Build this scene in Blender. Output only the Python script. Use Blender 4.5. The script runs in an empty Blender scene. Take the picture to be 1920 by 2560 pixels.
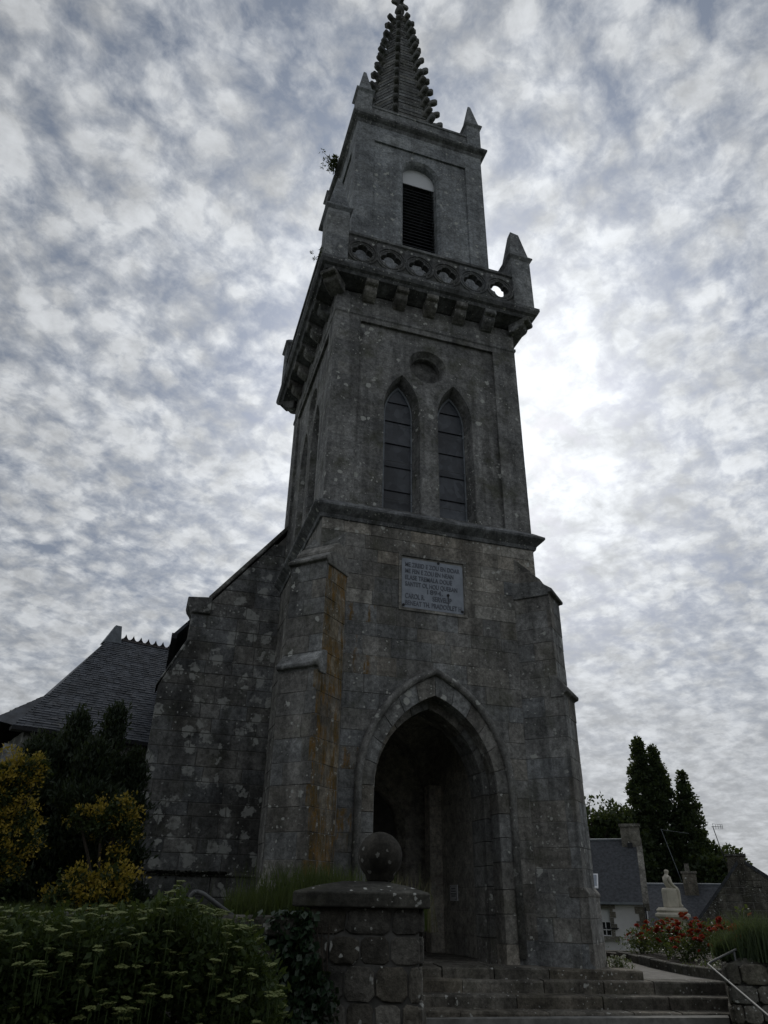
import bpy, bmesh, math, random
import numpy as np
from mathutils import Vector, Matrix
from mathutils.geometry import tessellate_polygon

random.seed(7)
RNG = np.random.default_rng(11)
scene = bpy.context.scene
COL = scene.collection
R = math.radians
PI = math.pi

# ------------------------------------------------------------------ camera
cam_d = bpy.data.cameras.new('camera')
cam = bpy.data.objects.new('camera', cam_d)
COL.objects.link(cam)
cam_d.sensor_fit = 'HORIZONTAL'
cam_d.sensor_width = 36.0
cam_d.lens = 36.0 * 1775.0 / 1920.0
cam_d.clip_start = 0.05
cam_d.clip_end = 6000
_r = Vector((0.95187986, -0.30604676, 0.01612793))
_u = -Vector((0.16043783, 0.45278129, -0.87706830))
_f = Vector((0.26112149, 0.83745118, 0.48009487))
cam.matrix_world = Matrix(((_r.x, _u.x, -_f.x, 0.0), (_r.y, _u.y, -_f.y, 0.0),
                           (_r.z, _u.z, -_f.z, 1.0), (0, 0, 0, 1)))
scene.camera = cam
scene.render.resolution_x = 768
scene.render.resolution_y = 1024

# ------------------------------------------------------------------ sky and sun
SUN_EL, SUN_AZ = 36.0, 26.0          # azimuth from +Y towards +X: low behind the tower
sun_dir = Vector((math.sin(R(SUN_AZ)) * math.cos(R(SUN_EL)),
                  math.cos(R(SUN_AZ)) * math.cos(R(SUN_EL)), math.sin(R(SUN_EL))))


class NT:
    """small helper for building node trees"""
    def __init__(s, tree):
        s.t = tree
        s.n = tree.nodes
        s.l = tree.links

    def node(s, kind, **kw):
        n = s.n.new(kind)
        for k, v in kw.items():
            setattr(n, k, v)
        return n

    def put(s, sock, v):
        if v is None:
            return
        if isinstance(v, bpy.types.NodeSocket):
            s.l.new(v, sock)
        elif isinstance(v, (tuple, list, Vector)) and len(v) == 3 and sock.type == 'RGBA':
            sock.default_value = (*v, 1.0)
        else:
            sock.default_value = v

    def math(s, op, a, b=None, c=None, clamp=False):
        n = s.node('ShaderNodeMath', operation=op, use_clamp=clamp)
        for i, v in enumerate((a, b, c)):
            if v is not None:
                s.put(n.inputs[i], v)
        return n.outputs[0]

    def vmath(s, op, a, b=None, scale=None):
        n = s.node('ShaderNodeVectorMath', operation=op)
        s.put(n.inputs[0], a)
        if b is not None:
            s.put(n.inputs[1], b)
        if scale is not None:
            s.put(n.inputs['Scale'], scale)
        return n.outputs['Value'] if op in ('DOT_PRODUCT', 'LENGTH', 'DISTANCE') else n.outputs[0]

    def noise(s, vec, scale, detail=4, rough=0.55, dist=0.0, out=0):
        n = s.node('ShaderNodeTexNoise')
        s.put(n.inputs['Vector'], vec)
        n.inputs['Scale'].default_value = scale
        n.inputs['Detail'].default_value = detail
        n.inputs['Roughness'].default_value = rough
        n.inputs['Distortion'].default_value = dist
        return n.outputs[out]

    def voro(s, vec, scale, rnd=1.0, feature='F1'):
        n = s.node('ShaderNodeTexVoronoi', feature=feature)
        s.put(n.inputs['Vector'], vec)
        n.inputs['Scale'].default_value = scale
        n.inputs['Randomness'].default_value = rnd
        return n

    def ramp(s, v, lo, hi, a=0.0, b=1.0, smooth=True):
        n = s.node('ShaderNodeMapRange', interpolation_type='SMOOTHSTEP' if smooth else 'LINEAR')
        s.put(n.inputs['Value'], v)
        n.inputs['From Min'].default_value = lo
        n.inputs['From Max'].default_value = hi
        n.inputs['To Min'].default_value = a
        n.inputs['To Max'].default_value = b
        return n.outputs[0]

    def mix(s, f, a, b, blend='MIX'):
        n = s.node('ShaderNodeMix', data_type='RGBA', blend_type=blend)
        s.put(n.inputs[0], f)
        s.put(n.inputs[6], a)
        s.put(n.inputs[7], b)
        return n.outputs[2]

    def mapping(s, vec, scale=(1, 1, 1), rot=(0, 0, 0), loc=(0, 0, 0)):
        n = s.node('ShaderNodeMapping')
        s.put(n.inputs['Vector'], vec)
        n.inputs['Scale'].default_value = scale
        n.inputs['Rotation'].default_value = rot
        n.inputs['Location'].default_value = loc
        return n.outputs[0]

    def sep(s, v):
        n = s.node('ShaderNodeSeparateXYZ')
        s.put(n.inputs[0], v)
        return n.outputs

    def comb(s, x, y, z):
        n = s.node('ShaderNodeCombineXYZ')
        for i, v in enumerate((x, y, z)):
            s.put(n.inputs[i], v)
        return n.outputs[0]


world = bpy.data.worlds.new('World')
scene.world = world
world.use_nodes = True
w = NT(world.node_tree)
w.n.clear()
wo = w.node('ShaderNodeOutputWorld')
bg = w.node('ShaderNodeBackground')
bg.inputs['Strength'].default_value = 0.1
w.l.new(bg.outputs[0], wo.inputs[0])
sky = w.node('ShaderNodeTexSky', sky_type='NISHITA')
sky.sun_disc = False
sky.sun_elevation = R(SUN_EL)
sky.sun_rotation = R(SUN_AZ)
sky.air_density = 1.0
sky.dust_density = 2.0
tc = w.node('ShaderNodeTexCoord')
d = w.vmath('NORMALIZE', tc.outputs['Generated'])
dx, dy, dz = w.sep(d)
# cloud sheet: the view direction carried up to a flat layer overhead
hgt = w.math('ADD', w.math('MAXIMUM', dz, 0.0), 0.26)
p = w.comb(w.math('DIVIDE', dx, hgt), w.math('DIVIDE', dy, hgt), 0.0)
pr = w.mapping(p, scale=(1.0, 1.0, 1.0), rot=(0, 0, R(-32)))
sweep = w.noise(w.mapping(p, scale=(1.0, 2.6, 1.0), rot=(0, 0, R(38))), 1.5, 4, 0.55)   # long irregular bands of thick and thin
mid = w.noise(pr, 5.0, 5, 0.6)
warp = w.vmath('ADD', pr, w.vmath('SCALE', w.vmath('SUBTRACT', w.noise(pr, 9.0, 3, 0.55, 0, 1), (0.5, 0.5, 0.5)), scale=0.04))
rip = w.noise(warp, 22.0, 7, 0.62)                          # mackerel cloudlets
vor = w.voro(warp, 21.0, 1.0, 'F1')
cell = w.ramp(vor.outputs['Distance'], 0.05, 0.75, 1.0, 0.0)
fine = w.noise(warp, 62.0, 5, 0.62)
low = w.ramp(dz, 0.03, 0.44)                                # sheet closes up towards the horizon
tex = w.math('ADD', w.math('MULTIPLY', sweep, 1.15),
             w.math('ADD', w.math('MULTIPLY', mid, 0.80),
                    w.math('ADD', w.math('MULTIPLY', rip, 0.95), w.math('ADD', w.math('MULTIPLY', cell, 0.34), w.math('MULTIPLY', fine, 0.45)))))
cov = w.ramp(tex, 1.42, 1.92, 0.0, 1.0, False)
cov = w.math('MAXIMUM', w.math('MINIMUM', cov, 1.0), 0.0)
cov = w.math('ADD', w.math('MULTIPLY', cov, w.math('ADD', w.math('MULTIPLY', low, 0.62), 0.38)),
             w.math('MULTIPLY', w.math('SUBTRACT', 1.0, low), 0.45), clamp=True)
cosang = w.math('MAXIMUM', w.vmath('DOT_PRODUCT', d, tuple(sun_dir)), 0.0)
glow = w.math('ADD', w.math('MULTIPLY', w.math('POWER', cosang, 6.0), 2.5),
              w.math('ADD', w.math('MULTIPLY', w.math('POWER', cosang, 22.0), 3.0),
                     w.math('MULTIPLY', w.math('POWER', cosang, 90.0), 2.6)))
puff = w.ramp(w.math('ADD', w.math('MULTIPLY', w.noise(warp, 8.0, 6, 0.62), 0.6), w.math('MULTIPLY', rip, 0.4)), 0.34, 0.66, 0.66, 1.14)
lum = w.math('MULTIPLY', w.math('ADD', glow, 5.2), puff)
cloud = w.mix(1.0, (0.955, 0.99, 1.03), w.comb(lum, lum, lum), 'MULTIPLY')
skyg = w.mix(0.92, sky.outputs[0], (1.60, 1.90, 2.45))      # veiled blue in the gaps
gl2 = w.math('ADD', w.math('ADD', w.math('MULTIPLY', w.math('POWER', cosang, 6.0), 0.8), w.math('MULTIPLY', w.math('POWER', cosang, 24.0), 1.2)), 0.85)
skyg = w.mix(1.0, skyg, w.comb(gl2, gl2, gl2), 'MULTIPLY')
haze = w.ramp(dz, 0.0, 0.30, 0.6, 0.0)                      # grey murk low down
skyg = w.mix(haze, skyg, (5.0, 5.1, 5.2))
skyc = w.mix(cov, skyg, cloud)
w.l.new(skyc, bg.inputs['Color'])

sun_d = bpy.data.lights.new('sun', 'SUN')
sun_d.energy = 0.9
sun_d.angle = R(14)
sun_d.color = (1.0, 0.95, 0.86)
sun = bpy.data.objects.new('sun', sun_d)
COL.objects.link(sun)
sun.rotation_euler = sun_dir.to_track_quat('Z', 'Y').to_euler()
sun.location = (20, 40, 40)

vs = scene.view_settings
vs.view_transform = 'Standard'
vs.look = 'None'
vs.exposure = 0.0
vs.gamma = 1.0
vs.use_curve_mapping = False
scene.cycles.samples = 128
scene.cycles.use_denoising = True
scene.cycles.max_bounces = 6

# ------------------------------------------------------------------ object helpers
Z = Vector((0, 0, 1))


def tag(o, label=None, cat=None, group=None, kind=None):
    if label: o['label'] = label
    if cat: o['category'] = cat
    if group: o['group'] = group
    if kind: o['kind'] = kind
    return o


def empty(name, loc, label, cat, group=None):
    o = bpy.data.objects.new(name, None)
    o.empty_display_size = 0.3
    o.location = loc
    COL.objects.link(o)
    o.matrix_world = Matrix.Translation(loc)
    return tag(o, label, cat, group)


def attach(o, parent):
    if parent is not None:
        o.parent = parent
        o.matrix_parent_inverse = world_mat(parent).inverted()
    return o


def world_mat(o):
    m = Matrix.LocRotScale(o.location, o.rotation_euler, o.scale)
    if o.parent:
        m = world_mat(o.parent) @ o.matrix_parent_inverse @ m
    return m


def mesh_obj(name, verts, faces, mat, parent=None, smooth=False):
    me = bpy.data.meshes.new(name)
    me.from_pydata([tuple(v) for v in verts], [], faces)
    me.update()
    if mat: me.materials.append(mat)
    if smooth:
        me.polygons.foreach_set('use_smooth', [True] * len(me.polygons))
    o = bpy.data.objects.new(name, me)
    COL.objects.link(o)
    return attach(o, parent)


class MB:
    """collects shapes, built as one mesh object"""
    def __init__(s):
        s.v, s.f = [], []

    def add(s, verts, faces):
        b = len(s.v)
        s.v += [Vector(x) for x in verts]
        s.f += [tuple(i + b for i in f) for f in faces]
        return s

    def prism(s, poly, z0, z1, inset_top=0.0):
        """vertical prism over a plan polygon"""
        n = len(poly)
        c = sum((Vector((*p, 0)) for p in poly), Vector()) / n
        top = [Vector((*p, 0)) + (c - Vector((*p, 0))) * inset_top for p in poly]
        V = [(p[0], p[1], z0) for p in poly] + [(t.x, t.y, z1) for t in top]
        F = [tuple(range(n - 1, -1, -1)), tuple(range(n, 2 * n))]
        F += [(i, (i + 1) % n, n + (i + 1) % n, n + i) for i in range(n)]
        return s.add(V, F)

    def box(s, x0, x1, y0, y1, z0, z1):
        return s.prism([(x0, y0), (x1, y0), (x1, y1), (x0, y1)], z0, z1)

    def extrude(s, pts, vec):
        """polygon of 3D points swept along vec"""
        n = len(pts)
        vec = Vector(vec)
        V = [Vector(q) for q in pts] + [Vector(q) + vec for q in pts]
        F = [tuple(range(n - 1, -1, -1)), tuple(range(n, 2 * n))]
        F += [(i, (i + 1) % n, n + (i + 1) % n, n + i) for i in range(n)]
        return s.add(V, F)

    def tube(s, path, r, seg=8, cap=True):
        path = [Vector(q) for q in path]
        rs = r if isinstance(r, (list, tuple)) else [r] * len(path)
        V, F = [], []
        prev = None
        for i, q in enumerate(path):
            t = (path[min(i + 1, len(path) - 1)] - path[max(i - 1, 0)]).normalized()
            a = prev if prev is not None else (Vector((0, 0, 1)) if abs(t.z) < 0.9 else Vector((1, 0, 0)))
            a = (a - t * a.dot(t)).normalized()
            prev = a
            b = t.cross(a)
            for k in range(seg):
                an = 2 * PI * k / seg
                V.append(q + (a * math.cos(an) + b * math.sin(an)) * rs[i])
        for i in range(len(path) - 1):
            for k in range(seg):
                k2 = (k + 1) % seg
                F.append((i * seg + k, i * seg + k2, (i + 1) * seg + k2, (i + 1) * seg + k))
        if cap:
            F.append(tuple(range(seg - 1, -1, -1)))
            F.append(tuple((len(path) - 1) * seg + k for k in range(seg)))
        return s.add(V, F)

    def lathe(s, prof, c, seg=24):
        V, F = [], []
        for (r, z) in prof:
            for k in range(seg):
                a = 2 * PI * k / seg
                V.append((c[0] + r * math.cos(a), c[1] + r * math.sin(a), c[2] + z))
        for i in range(len(prof) - 1):
            for k in range(seg):
                k2 = (k + 1) % seg
                F.append((i * seg + k, i * seg + k2, (i + 1) * seg + k2, (i + 1) * seg + k))
        F.append(tuple(range(seg - 1, -1, -1)))
        F.append(tuple((len(prof) - 1) * seg + k for k in range(seg)))
        return s.add(V, F)

    def build(s, name, mat, parent=None, smooth=False, bevel=0.0, fix=True):
        o = mesh_obj(name, s.v, s.f, mat, parent, smooth)
        if fix:
            bm = bmesh.new()
            bm.from_mesh(o.data)
            bmesh.ops.recalc_face_normals(bm, faces=bm.faces)
            if bevel > 0:
                ed = [e for e in bm.edges if len(e.link_faces) == 2 and e.calc_face_angle(0) > 0.5]
                bmesh.ops.bevel(bm, geom=ed, offset=bevel, segments=1, affect='EDGES', clamp_overlap=True)
            bm.to_mesh(o.data)
            bm.free()
        return o


class Frame:
    """wall plane: x along the wall, z up, depth outwards"""
    def __init__(s, o, u, n):
        s.o = Vector(o)
        s.u = Vector(u).normalized()
        s.n = Vector(n).normalized()

    def p(s, x, z, d=0.0):
        return s.o + s.u * x + Z * z + s.n * d


def pointed(cx, hw, z0, zs, za, n=9):
    """outline of a pointed arch opening, from bottom left up over and down to bottom right"""
    h = za - zs
    Rr = (h * h + hw * hw) / (2 * hw)
    out = [(cx - hw, z0)]
    c = cx + (Rr - hw)
    a1 = math.atan2(h, (cx - c)) if abs(cx - c) > 1e-6 else PI / 2
    for i in range(n + 1):
        a = PI + (a1 - PI) * i / n
        out.append((c + Rr * math.cos(a), zs + Rr * math.sin(a)))
    out += [(2 * cx - x, z) for (x, z) in reversed(out[:-1])]
    return out


def roundarch(cx, hw, z0, zs, n=14):
    out = [(cx - hw, z0)]
    for i in range(n + 1):
        a = PI - PI * i / n
        out.append((cx + hw * math.cos(a), zs + hw * math.sin(a)))
    out.append((cx + hw, z0))
    return out


def circle(cx, cz, r, n=28):
    return [(cx + r * math.cos(2 * PI * i / n), cz + r * math.sin(2 * PI * i / n)) for i in range(n)]


def facade(mb, fr, outer, holes, depth=0.0, reveals=()):
    """flat wall face with holes; reveals[i] = list of (loop, depth) rings leading back into hole i"""
    loops = [[Vector((x, z, 0)) for (x, z) in outer]] + [[Vector((x, z, 0)) for (x, z) in h] for h in holes]
    tris = tessellate_polygon(loops)
    flat = [q for l in loops for q in l]
    V = [fr.p(q.x, q.y, depth) for q in flat]
    F = []
    for t in tris:
        a, b, c = (V[i] for i in t)
        if (b - a).cross(c - a).dot(fr.n) < 0:
            t = (t[0], t[2], t[1])
        F.append(tuple(t))
    mb.add(V, F)
    for h, rings in zip(holes, reveals):
        prev = [fr.p(x, z, depth) for (x, z) in h]
        for loop, dd in rings:
            cur = [fr.p(x, z, dd) for (x, z) in loop]
            n = len(prev)
            mb.add(prev + cur, [(i, (i + 1) % n, n + (i + 1) % n, n + i) for i in range(n)])
            prev = cur
    return mb


def fill_loop(mb, fr, loop, depth):
    return facade(mb, fr, loop, [], depth)


# ------------------------------------------------------------------ masonry
def inset(poly, dist):
    n = len(poly)
    area = sum(poly[i][0] * poly[(i + 1) % n][1] - poly[(i + 1) % n][0] * poly[i][1] for i in range(n))
    sg = 1 if area > 0 else -1
    out = []
    for i in range(n):
        a, b, c = (Vector(poly[(i + k) % n]) for k in (-1, 0, 1))
        d1 = b - a
        d2 = c - b
        if d1.length < 1e-6 or d2.length < 1e-6:
            out.append(tuple(b))
            continue
        n1 = Vector((-d1.y, d1.x)).normalized() * sg
        n2 = Vector((-d2.y, d2.x)).normalized() * sg
        m = n1 + n2
        k = max(0.35, 1 + n1.dot(n2))
        out.append(tuple(b + m * (dist / k)))
    return out


def roughen(poly, step, amp, rnd=random):
    """stone outline: resampled, wobbly, with its corners knocked off"""
    out = []
    n = len(poly)
    for i in range(n):
        a, b = Vector(poly[i]), Vector(poly[(i + 1) % n])
        L = (b - a).length
        k = max(3, int(L / step))
        for j in range(k):
            t = (j + 0.5) / k
            q = a.lerp(b, min(max(t, 0.09), 0.91))
            out.append((q.x + rnd.uniform(-amp, amp), q.y + rnd.uniform(-amp, amp)))
    return out


def stone_geo(fr, poly, depth, back=-0.06, joint=0.007, bevel=0.005, tilt=0.002, rough=None, bulge=0.0):
    poly = inset(poly, joint / 2)
    if rough:
        poly = roughen(poly, rough[0], rough[1])
    n = len(poly)
    cx = sum(q[0] for q in poly) / n
    cz = sum(q[1] for q in poly) / n
    tx, tz = random.uniform(-tilt, tilt), random.uniform(-tilt, tilt)
    inn = inset(poly, bevel)
    V = [fr.p(x, z, back) for x, z in poly]
    V += [fr.p(x, z, depth - bevel) for x, z in poly]
    V += [fr.p(x, z, depth + tx * (x - cx) * 4 + tz * (z - cz) * 4 + (random.uniform(-0.4, 0.4) * bulge)) for x, z in inn]
    F = []
    for i in range(n):
        j = (i + 1) % n
        F.append((i, j, n + j, n + i))
        F.append((n + i, n + j, 2 * n + j, 2 * n + i))
    if bulge > 0:
        mid = [(cx + (x - cx) * 0.55, cz + (z - cz) * 0.55) for x, z in inn]
        V += [fr.p(x, z, depth + bulge * random.uniform(0.5, 1.3)) for x, z in mid]
        for i in range(n):
            j = (i + 1) % n
            F.append((2 * n + i, 2 * n + j, 3 * n + j, 3 * n + i))
        F.append(tuple(range(3 * n, 4 * n)))
    else:
        F.append(tuple(range(2 * n, 3 * n)))
    # orient outwards
    a, b, c = V[F[-1][0]], V[F[-1][1]], V[F[-1][2]]
    if (b - a).cross(c - a).dot(fr.n) < 0:
        F = [tuple(reversed(f)) for f in F]
    return V, F


def rows_polys(courses, segs, bw=(0.4, 0.8), wob=0.006):
    """courses: z levels; segs(z0,z1) -> list of (leftfunc, rightfunc). Returns stone outlines."""
    out = []
    for k in range(len(courses) - 1):
        z0, z1 = courses[k], courses[k + 1]
        for lf, rf in segs(z0, z1):
            zz = [z0 + (z1 - z0) * i / 4 for i in range(5)]
            L = [lf(z) for z in zz]
            Rr = [rf(z) for z in zz]
            if max(Rr[i] - L[i] for i in range(5)) < 0.05:
                continue
            lm, rm = max(L), min(Rr)
            cuts = []
            x = lm + random.uniform(bw[0] * 0.5, bw[1])
            while x < rm - bw[0] * 0.45:
                cuts.append(x)
                x += random.uniform(*bw)
            straightL = max(L) - min(L) < 1e-6
            straightR = max(Rr) - min(Rr) < 1e-6
            left = [(L[i], zz[i]) for i in ((0, 4) if straightL else range(5))]
            for c in cuts + [None]:
                if c is None:
                    right = [(Rr[i], zz[i]) for i in ((0, 4) if straightR else range(5))]
                else:
                    right = [(c + random.uniform(-wob, wob), z0), (c + random.uniform(-wob, wob), z1)]
                poly = [q for q in left[:1]] + right + list(reversed(left[1:]))
                # drop degenerate neighbours
                pl = []
                for q in poly:
                    if not pl or (Vector(q) - Vector(pl[-1])).length > 0.012:
                        pl.append(q)
                if (Vector(pl[0]) - Vector(pl[-1])).length < 0.012:
                    pl.pop()
                if len(pl) >= 3:
                    out.append(pl)
                left = right
    return out


def lay(fr, polys, mat, parent, name='stone', depth=0.02, dj=0.008, joined=None, **kw):
    """one object for each stone, or all into the MB given as joined"""
    for pl in polys:
        V, F = stone_geo(fr, pl, depth + random.uniform(-dj, dj), **kw)
        if joined is not None:
            joined.add(V, F)
        else:
            mesh_obj(name, V, F, random.choice(mat) if isinstance(mat, (list, tuple)) else mat, parent)


def levels(z0, z1, h, j=0.05):
    n = max(1, round((z1 - z0) / h))
    out = [z0 + (z1 - z0) * i / n for i in range(n + 1)]
    return [out[0]] + [q + random.uniform(-j, j) for q in out[1:-1]] + [out[-1]]


def const(x):
    return lambda z: x


# ------------------------------------------------------------------ materials
def new_mat(name):
    m = bpy.data.materials.new(name)
    m.use_nodes = True
    t = NT(m.node_tree)
    t.n.clear()
    out = t.node('ShaderNodeOutputMaterial')
    b = t.node('ShaderNodeBsdfPrincipled')
    t.l.new(b.outputs[0], out.inputs[0])
    b.inputs['Specular IOR Level'].default_value = 0.25
    return m, t, b


def stone_mat(name, base=(0.232, 0.243, 0.249), warm=(0.237, 0.222, 0.195), lichen=0.35, lsize=4.2, lcol=(0.46, 0.47, 0.44),
              orange=0.0, moss=0.25, dark=0.72, var=0.28, bump=0.5, patch=0.0, streak=0.4, joints=None):
    m, t, b = new_mat(name)
    co = t.node('ShaderNodeTexCoord').outputs['Object']
    rnd = t.node('ShaderNodeObjectInfo').outputs['Random']
    r2 = t.math('FRACT', t.math('MULTIPLY', rnd, 17.31))
    big = t.noise(co, 0.75, 3, 0.6, 0.3)
    med = t.noise(co, 4.5, 4, 0.65)
    fine = t.noise(co, 34.0, 3, 0.7)
    grain = t.voro(co, 95.0).outputs['Distance']
    col = t.mix(t.math('MULTIPLY', r2, 0.8), base, warm)
    br = t.math('ADD', t.math('MULTIPLY', rnd, var), 0.90 - var / 2)
    br = t.math('MULTIPLY', br, t.ramp(med, 0.28, 0.72, 0.70, 1.25))
    br = t.math('MULTIPLY', br, t.ramp(fine, 0.3, 0.7, 0.78, 1.2))
    mott = t.noise(co, 13.0, 2, 0.6)
    br = t.math('MULTIPLY', br, t.ramp(mott, 0.32, 0.62, 0.74, 1.14))
    br = t.math('MULTIPLY', br, t.ramp(grain, 0.1, 0.6, 0.86, 1.1))
    br = t.math('MULTIPLY', br, t.ramp(big, 0.34, 0.62, dark, 1.12))
    st = t.noise(t.mapping(co, (2.6, 2.6, 0.22)), 1.0, 3, 0.6)
    br = t.math('MULTIPLY', br, t.ramp(st, 0.36, 0.6, 1 - streak, 1.05))
    col = t.mix(1.0, col, t.comb(br, br, br), 'MULTIPLY')
    # green-brown algae
    al = t.ramp(t.noise(co, 1.6, 3, 0.65), 0.5, 0.72, 0.0, moss)
    col = t.mix(al, col, (0.062, 0.066, 0.036))
    h = t.math('ADD', t.math('MULTIPLY', med, 0.6), t.math('MULTIPLY', fine, 0.35))
    if joints:
        bw, bh = joints
        br_n = t.node('ShaderNodeTexBrick')
        x, y, z = t.sep(co)
        t.put(br_n.inputs['Vector'], t.comb(t.math('ADD', x, y), z, 0.0))
        br_n.inputs['Scale'].default_value = 1.0
        br_n.inputs['Brick Width'].default_value = bw
        br_n.inputs['Row Height'].default_value = bh
        br_n.inputs['Mortar Size'].default_value = 0.007
        br_n.inputs['Mortar Smooth'].default_value = 0.6
        br_n.inputs['Color1'].default_value = (0.84, 0.84, 0.84, 1)
        br_n.inputs['Color2'].default_value = (1.12, 1.10, 1.06, 1)
        br_n.inputs['Mortar'].default_value = (0.78, 0.78, 0.78, 1)
        col = t.mix(0.8, col, br_n.outputs[0], 'MULTIPLY')
        h = t.math('SUBTRACT', h, t.math('MULTIPLY', br_n.outputs['Fac'], 0.25))
    if patch > 0:   # broad pale crusts
        wco = t.vmath('ADD', co, t.vmath('SCALE', t.noise(co, 5.0, 3, 0.65, 0, 1), scale=0.42))
        pv = t.voro(wco, 2.6)
        pr_ = t.sep(pv.outputs['Color'])[0]
        pm = t.math('MULTIPLY', t.ramp(pv.outputs['Distance'], 0.34, 0.42, 1.0, 0.0), t.ramp(pr_, 1 - patch, 1 - patch + 0.05))
        pm = t.math('MULTIPLY', pm, t.ramp(med, 0.34, 0.52, 0.25, 1.0))
        col = t.mix(t.math('MULTIPLY', pm, 0.72), col, (0.40, 0.41, 0.39))
    # round lichen spots of several sizes
    for sc, amt, rad in ((lsize, lichen, 0.24), (lsize * 3.0, lichen * 0.8, 0.28)):
        wc = t.vmath('ADD', co, t.vmath('SCALE', t.noise(co, sc * 2.2, 2, 0.65, 0, 1), scale=0.55 / sc))
        v = t.voro(wc, sc)
        cr = t.sep(v.outputs['Color'])
        area = t.ramp(t.noise(t.mapping(co, loc=(sc, 3.1, 0)), 0.9, 1, 0.6), 0.42, 0.62, 0.0, 1.0)
        keep = t.ramp(t.math('SUBTRACT', cr[0], t.math('MULTIPLY', area, amt)), 0.55 - 0.04, 0.55, 1.0, 0.0)
        keep = t.math('MULTIPLY', keep, t.ramp(area, 0.05, 0.3))
        rr = t.math('MULTIPLY', t.math('ADD', t.math('MULTIPLY', cr[1], 0.7), 0.3), rad)
        sp = t.ramp(t.math('DIVIDE', v.outputs['Distance'], rr), 0.75, 1.05, 1.0, 0.0)
        sp = t.math('MULTIPLY', t.math('MULTIPLY', sp, keep), t.ramp(fine, 0.25, 0.5, 0.45, 0.9))
        col = t.mix(sp, col, lcol)
    if orange > 0:
        om = t.noise(t.mapping(co, (3.6, 3.6, 0.9)), 2.2, 5, 0.7)
        oo = t.ramp(om, 0.56 - 0.12 * orange, 0.68 - 0.10 * orange)
        oo = t.math('MULTIPLY', oo, t.ramp(mott, 0.30, 0.52, 0.25, 1.0))
        oc = t.mix(t.ramp(med, 0.35, 0.65), (0.10, 0.066, 0.018), (0.20, 0.105, 0.018))
        ocol = t.mix(t.math('MULTIPLY', oo, 0.85), col, oc)
        keepl = t.ramp(t.noise(co, 9.0, 3, 0.7), 0.60, 0.66, 1.0, 0.0)       # pale flecks left free
        col = t.mix(keepl, col, ocol)
    t.put(b.inputs['Base Color'], col)
    b.inputs['Roughness'].default_value = 0.93
    bn = t.node('ShaderNodeBump')
    bn.inputs['Strength'].default_value = bump
    bn.inputs['Distance'].default_value = 0.03
    t.put(bn.inputs['Height'], h)
    t.l.new(bn.outputs[0], b.inputs['Normal'])
    return m


def plain_mat(name, col, rough=0.8, var=0.25, scale=8.0, metal=0.0, spec=0.25, bump=0.15):
    m, t, b = new_mat(name)
    co = t.node('ShaderNodeTexCoord').outputs['Object']
    rnd = t.node('ShaderNodeObjectInfo').outputs['Random']
    n = t.noise(co, scale, 5, 0.65)
    k = t.math('MULTIPLY', t.ramp(n, 0.25, 0.75, 1 - var, 1 + var), t.math('ADD', t.math('MULTIPLY', rnd, var * 0.6), 1 - var * 0.3))
    c = t.mix(1.0, col, t.comb(k, k, k), 'MULTIPLY')
    t.put(b.inputs['Base Color'], c)
    b.inputs['Roughness'].default_value = rough
    b.inputs['Metallic'].default_value = metal
    b.inputs['Specular IOR Level'].default_value = spec
    if bump:
        bn = t.node('ShaderNodeBump')
        bn.inputs['Strength'].default_value = bump
        bn.inputs['Distance'].default_value = 0.02
        t.put(bn.inputs['Height'], t.noise(co, scale * 4, 4, 0.6))
        t.l.new(bn.outputs[0], b.inputs['Normal'])
    return m


def leaf_mat(name, col, col2, trans=0.35, rough=0.55, nscale=1.5, spec=0.3):
    m, t, b = new_mat(name)
    co = t.node('ShaderNodeTexCoord').outputs['Object']
    isl = t.node('ShaderNodeNewGeometry').outputs['Random Per Island']
    n = t.noise(co, nscale, 4, 0.6)
    f = t.math('ADD', t.math('MULTIPLY', isl, 0.6), t.math('MULTIPLY', t.ramp(n, 0.3, 0.7), 0.4))
    c = t.mix(f, col, col2)
    t.put(b.inputs['Base Color'], c)
    b.inputs['Roughness'].default_value = rough
    b.inputs['Specular IOR Level'].default_value = spec
    tr = t.node('ShaderNodeBsdfTranslucent')
    t.put(tr.inputs['Color'], t.mix(0.5, c, (0.16, 0.20, 0.03), 'MIX'))
    mx = t.node('ShaderNodeMixShader')
    mx.inputs[0].default_value = trans
    t.l.new(b.outputs[0], mx.inputs[1])
    t.l.new(tr.outputs[0], mx.inputs[2])
    out = [q for q in t.n if q.type == 'OUTPUT_MATERIAL'][0]
    t.l.new(mx.outputs[0], out.inputs[0])
    return m


M = {}
M['front'] = stone_mat('granite_front', lichen=0.42, lsize=3.4, moss=0.4)
M['butt'] = stone_mat('granite_buttress', base=(0.232, 0.240, 0.240), lichen=0.42, lsize=3.0, moss=0.3)
M['orange'] = stone_mat('granite_orange_lichen', base=(0.210, 0.180, 0.128), orange=1.0, lichen=0.45, lsize=4.5, moss=0.2)
M['orange_thin'] = stone_mat('granite_thin_orange', orange=0.45, lichen=0.45, lsize=3.4, moss=0.4)
M['nave'] = stone_mat('granite_nave', base=(0.177, 0.184, 0.188), warm=(0.180, 0.174, 0.159), lichen=0.48, lsize=2.6, lcol=(0.42, 0.43, 0.41), moss=0.3, patch=0.62, dark=0.5)
M['clean'] = stone_mat('granite_pale', base=(0.300, 0.297, 0.277), warm=(0.300, 0.270, 0.225), lichen=0.05, moss=0.12, dark=0.72, var=0.5)
M['mid'] = stone_mat('granite_mid', base=(0.240, 0.252, 0.262), lichen=0.58, lsize=3.2, moss=0.5, joints=(0.75, 0.36))
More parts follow.
